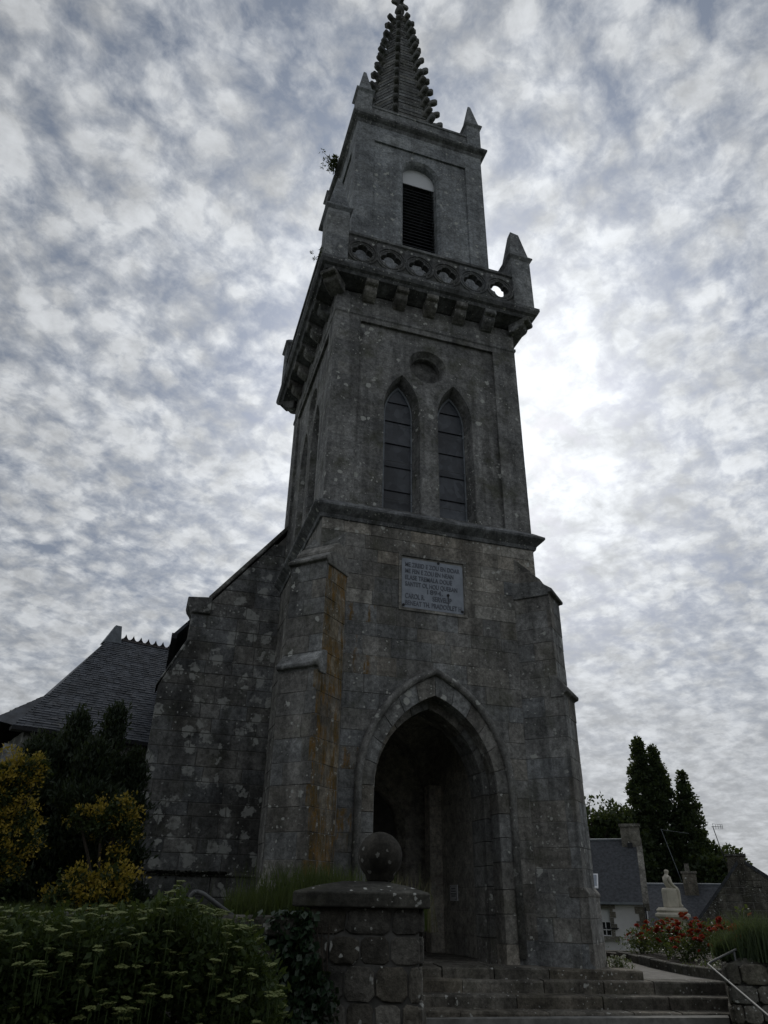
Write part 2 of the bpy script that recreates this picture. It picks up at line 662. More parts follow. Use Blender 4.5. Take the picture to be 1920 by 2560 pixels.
M['up'] = stone_mat('granite_upper', base=(0.258, 0.279, 0.300), warm=(0.255, 0.262, 0.262), lichen=0.12, lsize=3.4, moss=0.15, dark=0.78, streak=0.22, joints=(0.8, 0.42))
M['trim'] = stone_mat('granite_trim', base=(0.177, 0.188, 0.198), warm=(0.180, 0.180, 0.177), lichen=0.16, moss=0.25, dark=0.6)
M['spire'] = stone_mat('granite_spire', base=(0.180, 0.189, 0.192), warm=(0.180, 0.177, 0.162), lichen=0.1, moss=0.3, dark=0.6)
M['mortar'] = plain_mat('lime_mortar', (0.23, 0.228, 0.215), 0.95, 0.35, 6.0)
M['mortar_dark'] = plain_mat('dark_mortar', (0.105, 0.103, 0.096), 0.95, 0.35, 6.0)
M['porch'] = stone_mat('granite_porch', base=(0.44, 0.425, 0.395), warm=(0.44, 0.41, 0.36), lichen=0.0, moss=0.05, dark=0.8, streak=0.05, joints=(0.7, 0.42))
M['rubble'] = stone_mat('granite_rubble', warm=(0.153, 0.138, 0.109), base=(0.153, 0.148, 0.133), lichen=0.3, lsize=5, moss=0.3, dark=0.5, bump=0.9, var=0.5)
M['step'] = stone_mat('granite_step', warm=(0.176, 0.155, 0.121), base=(0.176, 0.167, 0.147), lichen=0.15, lsize=5, moss=0.35, dark=0.6, bump=0.7)
M['cap'] = stone_mat('granite_cap', warm=(0.102, 0.095, 0.075), base=(0.102, 0.102, 0.092), lichen=0.4, lsize=5, moss=0.5, dark=0.5)
M['ball'] = stone_mat('granite_ball', warm=(0.090, 0.081, 0.064), base=(0.090, 0.087, 0.078), lichen=0.55, lsize=3.0, lcol=(0.2, 0.2, 0.185), moss=0.5, dark=0.55)
M['moss'] = plain_mat('black_moss', (0.014, 0.015, 0.011), 0.98, 0.4, 20, bump=0.8)
M['slate'] = plain_mat('slate', (0.058, 0.065, 0.078), 0.6, 0.5, 3.0, spec=0.4)
M['slate_far'] = plain_mat('slate_far', (0.045, 0.049, 0.056), 0.75, 0.5, 7.0, spec=0.3)
M['ridge'] = plain_mat('ridge_tile', (0.05, 0.045, 0.045), 0.85, 0.4, 6)
M['lead'] = plain_mat('zinc', (0.17, 0.19, 0.21), 0.55, 0.3, 5)
M['louvre'] = plain_mat('louvre_slate', (0.022, 0.024, 0.03), 0.7, 0.2, 5)
M['metal'] = plain_mat('galvanised_tube', (0.13, 0.135, 0.135), 0.6, 0.25, 9, metal=0.5)
M['plaque'] = plain_mat('plaque_marble', (0.27, 0.30, 0.345), 0.6, 0.14, 5)
M['letters'] = plain_mat('plaque_letters', (0.115, 0.127, 0.15), 0.7, 0.2, 8, bump=0)
M['white'] = plain_mat('white_render', (0.62, 0.62, 0.63), 0.9, 0.10, 1.2)
M['pvc'] = plain_mat('white_frame', (0.75, 0.76, 0.78), 0.5, 0.05, 3, bump=0)
M['darkglass'] = plain_mat('dark_pane', (0.012, 0.014, 0.017), 0.15, 0.1, 3, spec=0.5, bump=0)
M['iron'] = plain_mat('dark_iron', (0.025, 0.026, 0.03), 0.6, 0.2, 8)
M['dressed'] = stone_mat('dressed_granite_house', warm=(0.214, 0.191, 0.148), base=(0.214, 0.205, 0.181), lichen=0.05, moss=0.1, dark=0.75)
M['statue'] = plain_mat('statue_stone', (0.47, 0.44, 0.37), 0.92, 0.16, 3)
M['soil'] = plain_mat('soil', (0.05, 0.042, 0.032), 0.97, 0.4, 7, bump=0.6)
M['path'] = plain_mat('path_gravel', (0.20, 0.19, 0.175), 0.95, 0.22, 5, bump=0.4)
M['ground'] = plain_mat('ground_turf', (0.05, 0.062, 0.03), 0.97, 0.4, 0.8, bump=0.5)
M['asphalt'] = plain_mat('asphalt', (0.05, 0.05, 0.05), 0.92, 0.25, 9, bump=0.4)
M['bark'] = plain_mat('bark', (0.06, 0.05, 0.04), 0.95, 0.35, 7, bump=0.6)
M['stem'] = plain_mat('green_stem', (0.06, 0.09, 0.03), 0.8, 0.3, 9, bump=0)
M['poplar'] = leaf_mat('poplar_leaf', (0.022, 0.038, 0.018), (0.045, 0.065, 0.028))
M['yew'] = leaf_mat('conifer_leaf', (0.012, 0.022, 0.012), (0.022, 0.036, 0.016), 0.15)
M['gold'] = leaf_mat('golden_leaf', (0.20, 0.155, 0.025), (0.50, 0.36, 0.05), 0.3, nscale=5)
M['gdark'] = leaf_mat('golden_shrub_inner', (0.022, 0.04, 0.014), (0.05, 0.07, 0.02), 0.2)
M['bush'] = leaf_mat('border_leaf', (0.022, 0.046, 0.014), (0.075, 0.11, 0.032), 0.3, nscale=4)
M['umbel'] = leaf_mat('umbel_flower', (0.17, 0.21, 0.07), (0.28, 0.31, 0.12), 0.3)
M['ivy'] = leaf_mat('ivy_leaf', (0.014, 0.034, 0.016), (0.03, 0.06, 0.028), 0.15, 0.4, spec=0.5)
M['grass'] = leaf_mat('grass_blade', (0.040, 0.068, 0.018), (0.085, 0.11, 0.035), 0.35, nscale=2)
M['straw'] = leaf_mat('grass_head', (0.16, 0.15, 0.09), (0.22, 0.20, 0.13), 0.35)
M['roseleaf'] = leaf_mat('rose_leaf', (0.035, 0.06, 0.022), (0.09, 0.12, 0.04), 0.4, 0.35, spec=0.6)
M['rose'] = leaf_mat('rose_petal', (0.30, 0.012, 0.018), (0.50, 0.03, 0.035), 0.25)
M['pink'] = leaf_mat('pink_petal', (0.45, 0.16, 0.24), (0.55, 0.25, 0.33), 0.3)
M['lav'] = leaf_mat('lavender_leaf', (0.05, 0.085, 0.045), (0.10, 0.13, 0.075), 0.35)
M['whitefl'] = leaf_mat('white_flower', (0.45, 0.45, 0.42), (0.55, 0.55, 0.5), 0.3)


def glass_mat():
    m, t, b = new_mat('leaded_glass')
    co = t.node('ShaderNodeTexCoord').outputs['Object']
    x, y, z = t.sep(co)
    v = t.voro(t.mapping(co, (7, 7, 5)), 1.0)
    n = t.noise(co, 2.2, 4, 0.6)
    c = t.mix(t.sep(v.outputs['Color'])[0], (0.030, 0.036, 0.046), (0.075, 0.085, 0.10))
    c = t.mix(t.ramp(n, 0.4, 0.65, 0, 0.55), c, (0.022, 0.024, 0.03))
    rb_ = t.math('ADD', t.math('MULTIPLY', t.node('ShaderNodeObjectInfo').outputs['Random'], 0.9), 0.6)
    c = t.mix(1.0, c, t.comb(rb_, rb_, rb_), 'MULTIPLY')
    t.put(b.inputs['Base Color'], c)
    b.inputs['Roughness'].default_value = 0.35
    b.inputs['Specular IOR Level'].default_value = 0.35
    bn = t.node('ShaderNodeBump')
    bn.inputs['Strength'].default_value = 0.3
    t.put(bn.inputs['Height'], v.outputs['Distance'])
    t.l.new(bn.outputs[0], b.inputs['Normal'])
    return m


M['glass'] = glass_mat()


def panel_mat():
    m, t, b = new_mat('translucent_panel')
    b.inputs['Base Color'].default_value = (0.88, 0.90, 0.92, 1)
    b.inputs['Roughness'].default_value = 0.6
    tr = t.node('ShaderNodeBsdfTranslucent')
    tr.inputs['Color'].default_value = (0.85, 0.88, 0.92, 1)
    mx = t.node('ShaderNodeMixShader')
    mx.inputs[0].default_value = 0.3
    t.l.new(b.outputs[0], mx.inputs[1])
    t.l.new(tr.outputs[0], mx.inputs[2])
    out = [q for q in t.n if q.type == 'OUTPUT_MATERIAL'][0]
    t.l.new(mx.outputs[0], out.inputs[0])
    return m


M['panel'] = panel_mat()

# ================================================================== church tower
CX, CY = 5.265, 15.91
HX, HY = 2.525, 2.67
S2 = math.sqrt(0.5)


def sides(hx, hy):
    return [(Frame((CX, CY - hy, 0), (1, 0, 0), (0, -1, 0)), hx),
            (Frame((CX - hx, CY, 0), (0, -1, 0), (-1, 0, 0)), hy),
            (Frame((CX, CY + hy, 0), (-1, 0, 0), (0, 1, 0)), hx),
            (Frame((CX + hx, CY, 0), (0, 1, 0), (1, 0, 0)), hy)]


def moulding(prof, hx, hy, mb=None):
    """profile of (outward, z) carried round the four sides with mitred corners"""
    mb = mb or MB()
    V, F = [], []
    for (o, z) in prof:
        for sx, sy in ((-1, -1), (1, -1), (1, 1), (-1, 1)):
            V.append((CX + sx * (hx + o), CY + sy * (hy + o), z))
    for i in range(len(prof) - 1):
        for k in range(4):
            k2 = (k + 1) % 4
            F.append((i * 4 + k, i * 4 + k2, (i + 1) * 4 + k2, (i + 1) * 4 + k))
    F.append((3, 2, 1, 0))
    n = (len(prof) - 1) * 4
    F.append((n, n + 1, n + 2, n + 3))
    mb.add(V, F)
    return mb


tower = empty('church_tower', (CX, CY, 0), 'tall grey granite church tower with crocketed spire, gallery and arched doorway', 'church tower')

# ---- lower stage
low = MB()
DOOR_S, DOOR_A = 2.85, 4.60
fr0, _ = sides(HX, HY)[0]
door_hole = pointed(0, 1.46, -0.2, DOOR_S, 4.94, 9)
facade(low, fr0, [(-HX, -0.2), (HX, -0.2), (HX, 8.3), (-HX, 8.3)], [door_hole], 0.010, [[(door_hole, -0.9)]])
for fr, h in sides(HX, HY)[1:]:
    facade(low, fr, [(-h, -0.2), (h, -0.2), (h, 8.3), (-h, 8.3)], [], 0)
lower = low.build('lower_stage', M['mortar'], tower, fix=False)


def arch_c(hw, zs, za):
    h = za - zs
    Rr = (h * h + hw * hw) / (2 * hw)

    def f(z):
        if z <= zs: return hw
        if z >= za: return 0.0
        return max(0.0, math.sqrt(max(0, Rr * Rr - (z - zs) ** 2)) - (Rr - hw))
    return f


cm = arch_c(1.40, DOOR_S, 4.85)
XW = HX - 0.6


def front_segs(z0, z1):
    xo = XW if z1 < 7.5 else HX
    if z0 >= 6.35 and z1 <= 7.63:
        return [(const(-xo), const(-0.76)), (const(0.745), const(xo))]
    if z0 < 4.85:
        return [(const(-xo), lambda z: -cm(z)), (lambda z: cm(z), const(xo))]
    return [(const(-xo), const(xo))]


lv = levels(0.0, 1.72, 0.43, 0.03)[:-1] + levels(1.72, 6.36, 0.36, 0.05)[:-1] + levels(6.36, 7.62, 0.315, 0.02)[:-1] + levels(7.62, 8.26, 0.32, 0.02)
for pl in rows_polys(lv, front_segs, (0.38, 0.95)):
    zc = sum(q[1] for q in pl) / len(pl)
    xc = sum(q[0] for q in pl) / len(pl)
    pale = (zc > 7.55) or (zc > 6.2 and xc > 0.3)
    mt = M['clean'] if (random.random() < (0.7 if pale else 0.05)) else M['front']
    if xc < -1.45 and zc < 6.4 and random.random() < 0.5: mt = M['orange_thin']
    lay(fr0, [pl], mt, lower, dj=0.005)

# voussoirs and jamb stones of the doorway, two orders
for (hi, ho, za_i, za_o, dep, back, nv) in ((1.24, 1.50, 4.60, 4.99, 0.035, -0.34, 6), (1.12, 1.26, 4.42, 4.62, -0.34, -0.95, 5)):
    I = pointed(0, hi, 0, DOOR_S, za_i, nv * 2)
    O = pointed(0, ho, 0, DOOR_S, za_o, nv * 2)
    for sgn in (1, -1):
        zz = levels(0.0, DOOR_S, 0.42, 0.05)
        for k in range(len(zz) - 1):
            pl = [(-ho * sgn, zz[k]), (-hi * sgn, zz[k]), (-hi * sgn, zz[k + 1]), (-ho * sgn, zz[k + 1])]
            lay(fr0, [pl], M['clean'] if random.random() < 0.08 else M['butt'], lower, 'jamb_stone', dep, 0.004, back=back, joint=0.01)
        for k in range(nv):
            a = 1 + 2 * k
            pl = [I[a], I[a + 1], I[a + 2], O[a + 2], O[a + 1], O[a]]
            pl = [(x * sgn, z) for x, z in pl]
            lay(fr0, [pl], M['clean'] if random.random() < 0.12 else M['butt'], lower, 'voussoir', dep, 0.004, back=back, joint=0.01)
hood = MB()
path = [fr0.p(x, z, 0.06) for x, z in pointed(0, 1.55, 0.15, DOOR_S, 5.08, 12)]
hood.tube(path, 0.075, 8)
hood.build('hood_mould', M['butt'], lower, smooth=True)

# porch behind the doorway
pc = MB()
PX0, PX1, PY0, PY1 = 3.75, 6.70, CY - HY + 0.95, 17.5
zf = 0.05
pc.add([(PX0, PY0, 0), (PX0, PY1, 0), (PX0, PY1, 5.2), (PX0, PY0, 5.2)], [(0, 1, 2, 3)])
pc.add([(PX1, PY1, 0), (PX1, PY0, 0), (PX1, PY0, 5.2), (PX1, PY1, 5.2)], [(0, 1, 2, 3)])
bfr = Frame(((PX0 + PX1) / 2, PY1, 0), (1, 0, 0), (0, -1, 0))
bh = pointed(0, 0.92, 0.05, 2.5, 3.7, 8)
bhi = pointed(0, 0.80, 0.05, 2.5, 3.5, 8)
facade(pc, bfr, [(-1.6, 0), (1.6, 0), (1.6, 5.2), (-1.6, 5.2)], [bh], 0, [[(bhi, -0.3), (bhi, -0.9)]])
ffr = Frame((CX, PY0, 0), (-1, 0, 0), (0, 1, 0))
fh = pointed(0, 1.13, 0.0, DOOR_S, 4.44, 9)
facade(pc, ffr, [(-1.55, 0), (1.55, 0), (1.55, 5.2), (-1.55, 5.2)], [fh], 0, [[]])
porch = pc.build('porch_walls', M['porch'], tower, fix=False)
mesh_obj('porch_floor', [(PX0, PY0 - 0.95, zf), (PX1, PY0 - 0.95, zf), (PX1, PY1 + 0.8, zf), (PX0, PY1 + 0.8, zf)], [(0, 1, 2, 3)], M['step'], porch)
vv, vf = [], []
NG = 26
mxp, myp = (PX0 + PX1) / 2, (PY0 + PY1) / 2
fx = arch_c((PX1 - PX0) / 2, 2.75, 4.75)
fy = arch_c((PY1 - PY0) / 2, 2.75, 4.75)


def vault_h(half, x):
    lo, hi = 2.75, 4.75
    f = arch_c(half, 2.75, 4.75)
    for _ in range(30):
        m_ = (lo + hi) / 2
        if f(m_) > abs(x): lo = m_
        else: hi = m_
    return lo


for j in range(NG + 1):
    for i in range(NG + 1):
        x = -1 + 2 * i / NG
        y = -1 + 2 * j / NG
        zv = max(vault_h((PX1 - PX0) / 2, x * (PX1 - PX0) / 2), vault_h((PY1 - PY0) / 2, y * (PY1 - PY0) / 2))
        vv.append((mxp + x * (PX1 - PX0) / 2, myp + y * (PY1 - PY0) / 2, zv))
for j in range(NG):
    for i in range(NG):
        a = j * (NG + 1) + i
        vf.append((a, a + NG + 1, a + NG + 2, a + 1))
mesh_obj('porch_vault', vv, vf, M['porch'], porch)
# corner shafts and a respond on the lit side wall
rs = MB()
rs.box(PX1 - 0.30, PX1 - 0.004, PY1 - 0.95, PY1 - 0.62, 0.05, 3.4)
rs.build('pier', M['porch'], porch)
dr = MB()
dr.box(mxp - 0.9, mxp + 0.9, PY1 + 0.75, PY1 + 0.83, 0.05, 3.8)
dr.build('inner_door', M['iron'], porch)
sb = Frame((PX1, 0, 0), (0, -1, 0), (-1, 0, 0))
sg = MB()
sg.box(PX1 - 0.025, PX1 - 0.005, 15.72, 16.12, 1.02, 1.32)
notice = sg.build('notice', M['pvc'], porch)
sl = MB()
for k, (w0, zz) in enumerate(((0.22, 1.25), (0.26, 1.2), (0.30, 1.15), (0.24, 1.11))):
    sl.add([(PX1 - 0.029, 15.92 - w0 / 2, zz - 0.008), (PX1 - 0.029, 15.92 + w0 / 2, zz - 0.008),
            (PX1 - 0.029, 15.92 + w0 / 2, zz + 0.008), (PX1 - 0.029, 15.92 - w0 / 2, zz + 0.008)], [(0, 1, 2, 3)])
for (y0, y1, z0, z1) in ((16.04, 16.09, 1.285, 1.295), (16.08, 16.09, 1.15, 1.295), (15.75, 15.85, 1.045, 1.055), (15.75, 15.76, 1.045, 1.2)):
    sl.add([(PX1 - 0.029, y0, z0), (PX1 - 0.029, y1, z0), (PX1 - 0.029, y1, z1), (PX1 - 0.029, y0, z1)], [(0, 1, 2, 3)])
sl.build('notice_print', M['letters'], notice, fix=False)

# ---- diagonal buttresses (front pair in full, the rear left one plain)
def buttress(K, n, t, w, front, orange_side):
    """K tower corner; n outward diagonal; t along the outer face to the right as seen from outside"""
    K, n, t = Vector((*K, 0)), Vector((*n, 0)), Vector((*t, 0))
    core = MB()
    st = ((-0.2, 1.16, 0.53, w + 0.08), (1.16, 4.72, 0.47, w), (4.72, 6.95, 0.365, w))
    for z0, z1, dd, ww in st:
        c = K + n * (dd - 0.010)
        i0 = K - n * 0.55
        q = [c - t * (ww / 2 - 0.010), c + t * (ww / 2 - 0.010), i0 + t * (ww / 2 - 0.010), i0 - t * (ww / 2 - 0.010)]
        core.prism([(a.x, a.y) for a in q], z0, z1)
    b = core.build('buttress', M['mortar'], tower)
    if front:
        for z0, z1, dd, ww in st:
            z0 = max(z0, 0.0)
            c = K + n * dd
            fo = Frame(c - t * (ww / 2) - n * 0.02, t, n)
            lvz = levels(z0, z1, 0.40, 0.04)
            lay(fo, rows_polys(lvz, lambda a, b_: [(const(0), const(ww))], (0.42, 0.75)), M['butt'], b, depth=0.02, dj=0.006)
            if orange_side > 0:      # right flank
                ff = Frame(c + t * (ww / 2 - 0.02), -n, t)
                Lf = dd + ww / 2
                lay(ff, rows_polys(lvz, lambda a, b_: [(const(0.0), const(Lf))], (0.35, 0.7)), M['orange'], b, depth=0.02, dj=0.006)
            else:                    # left flank
                Lf = dd + ww / 2
                ff = Frame(c - t * (ww / 2 - 0.02) - n * Lf, n, -t)
                lay(ff, rows_polys(lvz, lambda a, b_: [(const(0.0), const(Lf))], (0.35, 0.8)), M['front'], b, depth=0.02, dj=0.006)
    # weathered offsets
    def cap(prof, ww, name='offset_slab'):
        pts = [K + n * o + Z * z - t * (ww / 2) for o, z in prof]
        MB().extrude(pts, t * ww).build(name, M['trim'] if not front else M['butt'], b, bevel=0.012)
    cap([(0.45, 6.97), (0.46, 7.03), (0.18, 7.24), (-0.5, 7.30), (-0.5, 6.90), (0.33, 6.90), (0.37, 6.96)], w + 0.08)
    cap([(0.20, 7.225), (0.21, 7.30), (-0.02, 7.52), (-0.5, 7.56), (-0.5, 7.22)], w + 0.02)
    cap([(-0.02, 7.50), (-0.01, 7.56), (-0.36, 7.92), (-0.6, 7.94), (-0.6, 7.48)], w - 0.06)
    cap([(0.56, 4.78), (0.57, 4.84), (0.345, 5.12), (0.2, 5.14), (0.2, 4.68), (0.45, 4.68), (0.48, 4.75)], w + 0.06)
    cap([(0.545, 1.13), (0.545, 1.17), (0.465, 1.27), (0.2, 1.27), (0.2, 1.10), (0.53, 1.10)], w + 0.10, 'plinth_slab')
    return b


buttress((CX - HX, CY - HY), (-S2, -S2), (S2, -S2), 0.85, True, 1)
buttress((CX + HX, CY - HY), (S2, -S2), (S2, S2), 0.85, True, -1)

# side wall of the lower stage on the left
lm_ = MB()
frl, hl = sides(HX, HY)[1]
lay(frl, rows_polys(levels(0.3, 8.26, 0.36, 0.05), lambda a, b: [(const(-2.05), const(hl - 0.55))], (0.4, 0.9)), None, None, depth=0.02, joined=lm_)
tag(lm_.build('side_masonry', M['butt'], lower, fix=False), kind='stuff')

# ---- string course between the stages
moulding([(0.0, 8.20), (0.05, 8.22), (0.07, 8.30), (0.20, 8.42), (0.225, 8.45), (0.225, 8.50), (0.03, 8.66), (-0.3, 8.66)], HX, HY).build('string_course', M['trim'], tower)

# ---- middle stage
ZB, ZT = 8.60, 15.0
PAN = (1.86, 14.08)


def lancet(cx, hw=0.465, z0=8.70, zs=11.62, za=12.66):
    return pointed(cx, hw, z0, zs, za, 8)


mid = MB()
wins = []
for si, (fr, h) in enumerate(sides(HX, HY)):
    pw = h - 0.665
    pan = [(-pw, ZB + 0.1), (pw, ZB + 0.1), (pw, PAN[1]), (-pw, PAN[1])]
    facade(mid, fr, [(-h, ZB), (h, ZB), (h, ZT), (-h, ZT)], [pan], 0, [[(pan, -0.075)]])
    cs = (-0.70, 0.70)
    holes = [lancet(c) for c in cs] + [circle(0, 13.10, 0.52)]
    inner = [pointed(c, 0.37, 8.74, 11.62, 12.50, 8) for c in cs]
    rc = circle(0, 13.10, 0.40)
    rcm = circle(0, 13.10, 0.43)
    facade(mid, fr, pan, holes, -0.075, [[(inner[0], -0.40)], [(inner[1], -0.40)], [(rcm, -0.22), (rc, -0.25), (rc, -0.42)]])
    fill_loop(mid, fr, rc, -0.42)
    wins.append((fr, inner, cs))
midw = mid.build('middle_stage', M['mid'], tower, fix=False)
for si, (fr, inner, cs) in enumerate(wins[:2] if True else wins):
    for c, loop in zip(cs, inner):
        wn = MB()
        # frame strip round the opening
        lo2 = pointed(c, 0.335, 8.775, 11.62, 12.42, 8)
        facade(wn, fr, loop, [lo2], -0.385, [[(lo2, -0.42)]])
        win = wn.build('window', M['lead'], tower, fix=False)
        zs_ = [8.75, 9.42, 10.08, 10.74, 11.40, 11.98, 12.52]
        fc = arch_c(0.36, 11.62, 12.47)
        for k in range(6):
            za_, zb_ = zs_[k] + 0.012, zs_[k + 1] - 0.012
            n_ = 5
            zz = [za_ + (zb_ - za_) * q / n_ for q in range(n_ + 1)]
            L = [(c - fc(z), z) for z in zz]
            Rr = [(c + fc(z), z) for z in zz]
            poly = L + list(reversed(Rr))
            pm = MB()
            facade(pm, fr, poly, [], -0.415 + random.uniform(-0.004, 0.004))
            pm.build('pane', M['glass'], win, fix=False)
            if k < 5:
                br = MB()
                br.tube([fr.p(c - 0.345, zs_[k + 1], -0.395), fr.p(c + 0.345, zs_[k + 1], -0.395)], 0.009, 6)
                br.build('glazing_bar', M['iron'], win)
        # protective wires in front
        wr = MB()
        for zz in (9.15, 10.2, 11.25):
            wr.tube([fr.p(c - 0.36, zz, -0.33), fr.p(c + 0.36, zz, -0.33)], 0.006, 5)
        wr.build('guard_wire', M['metal'], win)
for si, (fr, inner, cs) in enumerate(wins[2:]):
    for c, loop in zip(cs, inner):
        pm = MB()
        facade(pm, fr, loop, [], -0.40)
        pm.build('pane', M['glass'], tower, fix=False)

# ---- gallery: frieze, corbels, floor slab, balustrade, piers
moulding([(0.0, 14.22), (0.03, 14.26), (0.03, 14.34), (0.0, 14.36)], HX, HY).build('frieze_band', M['mid'], tower)
G = 0.58
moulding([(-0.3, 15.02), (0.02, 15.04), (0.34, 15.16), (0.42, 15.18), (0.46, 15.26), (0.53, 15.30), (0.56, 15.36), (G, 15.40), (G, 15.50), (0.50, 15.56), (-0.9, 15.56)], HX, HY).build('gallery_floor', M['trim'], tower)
cprof = [(-0.05, 14.42), (0.06, 14.46), (0.17, 14.56), (0.27, 14.70), (0.30, 14.84), (0.30, 14.93), (0.40, 14.96), (0.43, 15.02), (0.43, 15.20), (-0.05, 15.20)]
cprof = [(o, 15.2 - (15.2 - z) * 0.62) for o, z in cprof]
for fr, h in sides(HX, HY):
    nC = 5
    sp = (2 * h) / 6.0
    for k in range(nC):
        c = -h + sp * (k + 1)
        MB().extrude([fr.p(c - 0.165, z, o) for o, z in cprof], fr.u * 0.33).build('corbel', M['mid'], tower, bevel=0.02)
for sx, sy in ((-1, -1), (1, -1), (1, 1), (-1, 1)):
    K = Vector((CX + sx * HX, CY + sy * HY, 0))
    n = Vector((sx * S2, sy * S2, 0))
    t = Vector((-n.y, n.x, 0))
    MB().extrude([K - t * 0.21 + n * (o * 1.25 + 0.0) + Z * (z + max(0.0, 15.2 - z) * 0.18) for o, z in cprof], t * 0.42).build('corbel', M['mid'], tower, bevel=0.02)

bal = MB()
moulding([(0.40, 16.58), (0.47, 16.62), (0.47, 16.70), (0.40, 16.76), (0.24, 16.76), (0.20, 16.70), (0.20, 16.62), (0.26, 16.58)], HX, HY, bal)
# remove the two end caps of the ring profile: close it instead
bal.f.pop(); bal.f.pop()
nb = 7
bal.f += [(nb * 4 + k, nb * 4 + (k + 1) % 4, (k + 1) % 4, k) for k in range(4)]
balo = bal.build('balustrade', M['trim'], tower)
# quatrefoil panel, one mesh shared by all
NQ = 64
PWQ, ZQ0, ZQ1 = 0.80, 15.55, 16.60


def quatre_mesh(pw):
    zc = (ZQ0 + ZQ1) / 2 - 0.02
    V, F = [], []
    for dep in (0.09, -0.09):
        for k in range(NQ):
            a = 2 * PI * k / NQ
            ph = ((a + PI / 4) % (PI / 2)) - PI / 4
            rho = 0.145 * math.cos(ph) + math.sqrt(max(0, 0.145 ** 2 - (0.145 * math.sin(ph)) ** 2)) if abs(ph) < PI / 4 else 0.205
            V.append((rho * math.cos(a), dep, zc + rho * math.sin(a)))
        for k in range(NQ):
            a = 2 * PI * k / NQ
            c, s_ = math.cos(a), math.sin(a)
            e = min((pw / 2) / max(abs(c), 1e-6), ((ZQ1 - zc) if s_ > 0 else (zc - ZQ0)) / max(abs(s_), 1e-6))
            V.append((e * c, dep, zc + e * s_))
    for k in range(NQ):
        k2 = (k + 1) % NQ
        F.append((k, k2, NQ + k2, NQ + k))
        F.append((2 * NQ + k2, 2 * NQ + k, 3 * NQ + k, 3 * NQ + k2))
        F.append((k2, k, 2 * NQ + k, 2 * NQ + k2))
    mb = MB().add(V, F)
    mb.tube([(0.40 * math.cos(2 * PI * k / 32), 0.09, zc + 0.40 * math.sin(2 * PI * k / 32)) for k in range(33)], 0.035, 6, cap=False)
    mb.tube([(0.325 * math.cos(2 * PI * k / 32), 0.09, zc + 0.325 * math.sin(2 * PI * k / 32)) for k in range(33)], 0.018, 6, cap=False)
    return mb


for fr, h in sides(HX, HY):
    span = 2 * (h - 0.13)
    pw = span / 6
    q0 = quatre_mesh(pw).build('quatrefoil_panel', M['trim'], None)
    for k in range(6):
        o = q0 if k == 0 else q0.copy()
        if k: COL.objects.link(o)
        c = -span / 2 + pw * (k + 0.5)
        base = fr.p(c, 0, 0.33)
        ax = Vector((fr.n.x, fr.n.y, 0))
        o.location = base
        o.rotation_euler = (0, 0, math.atan2(fr.u.y, fr.u.x) if (fr.u.x * fr.n.y - fr.u.y * fr.n.x) > 0 else math.atan2(-fr.u.y, -fr.u.x))
        attach(o, balo)


def pinnacle(x, y, z0, zc, zt, hw, chop=0.0, name='pinnacle'):
    sh = MB()
    sh.prism([(x - hw, y - hw), (x + hw, y - hw), (x + hw, y + hw), (x - hw, y + hw)], z0, zc)
    p_ = sh.build(name, M['up'], tower, bevel=0.015)
    cp = MB()
    e = hw + 0.07
    V = []
    rings = [(hw - 0.01, zc - 0.10), (e, zc + 0.01), (e, zc + 0.045), (hw - 0.02, zc + 0.17)]
    for r_, z in rings:
        V += [(x - r_, y - r_, z), (x + r_, y - r_, z), (x + r_, y + r_, z), (x - r_, y + r_, z)]
    F = [(3, 2, 1, 0)]
    for i in range(3):
        F += [(i * 4 + k, i * 4 + (k + 1) % 4, i * 4 + 4 + (k + 1) % 4, i * 4 + 4 + k) for k in range(4)]
    tr = 0.05 + chop
    zt_ = zt
    jx = [(-tr, -tr, 0), (tr, -tr, -chop * 0.6), (tr, tr, -chop * 1.2), (-tr * 0.7, tr, chop * 0.4)]
    V += [(x + a, y + b, zt_ + c) for a, b, c in jx]
    F += [(12 + k, 12 + (k + 1) % 4, 16 + (k + 1) % 4, 16 + k) for k in range(4)] + [(16, 17, 18, 19)]
    cp.add(V, F)
    cp.build('pyramid_cap', M['up'], p_, bevel=0.008)
    return p_


go = 0.185
for sx, sy, zt, ch in ((-1, -1, 19.0, 0.0), (1, -1, 18.72, 0.085), (1, 1, 18.9, 0.0), (-1, 1, 17.75, 0.12)):
    pinnacle(CX + sx * (HX + go), CY + sy * (HY + go), 15.54, 17.45, zt, 0.305, ch, 'gallery_pinnacle')

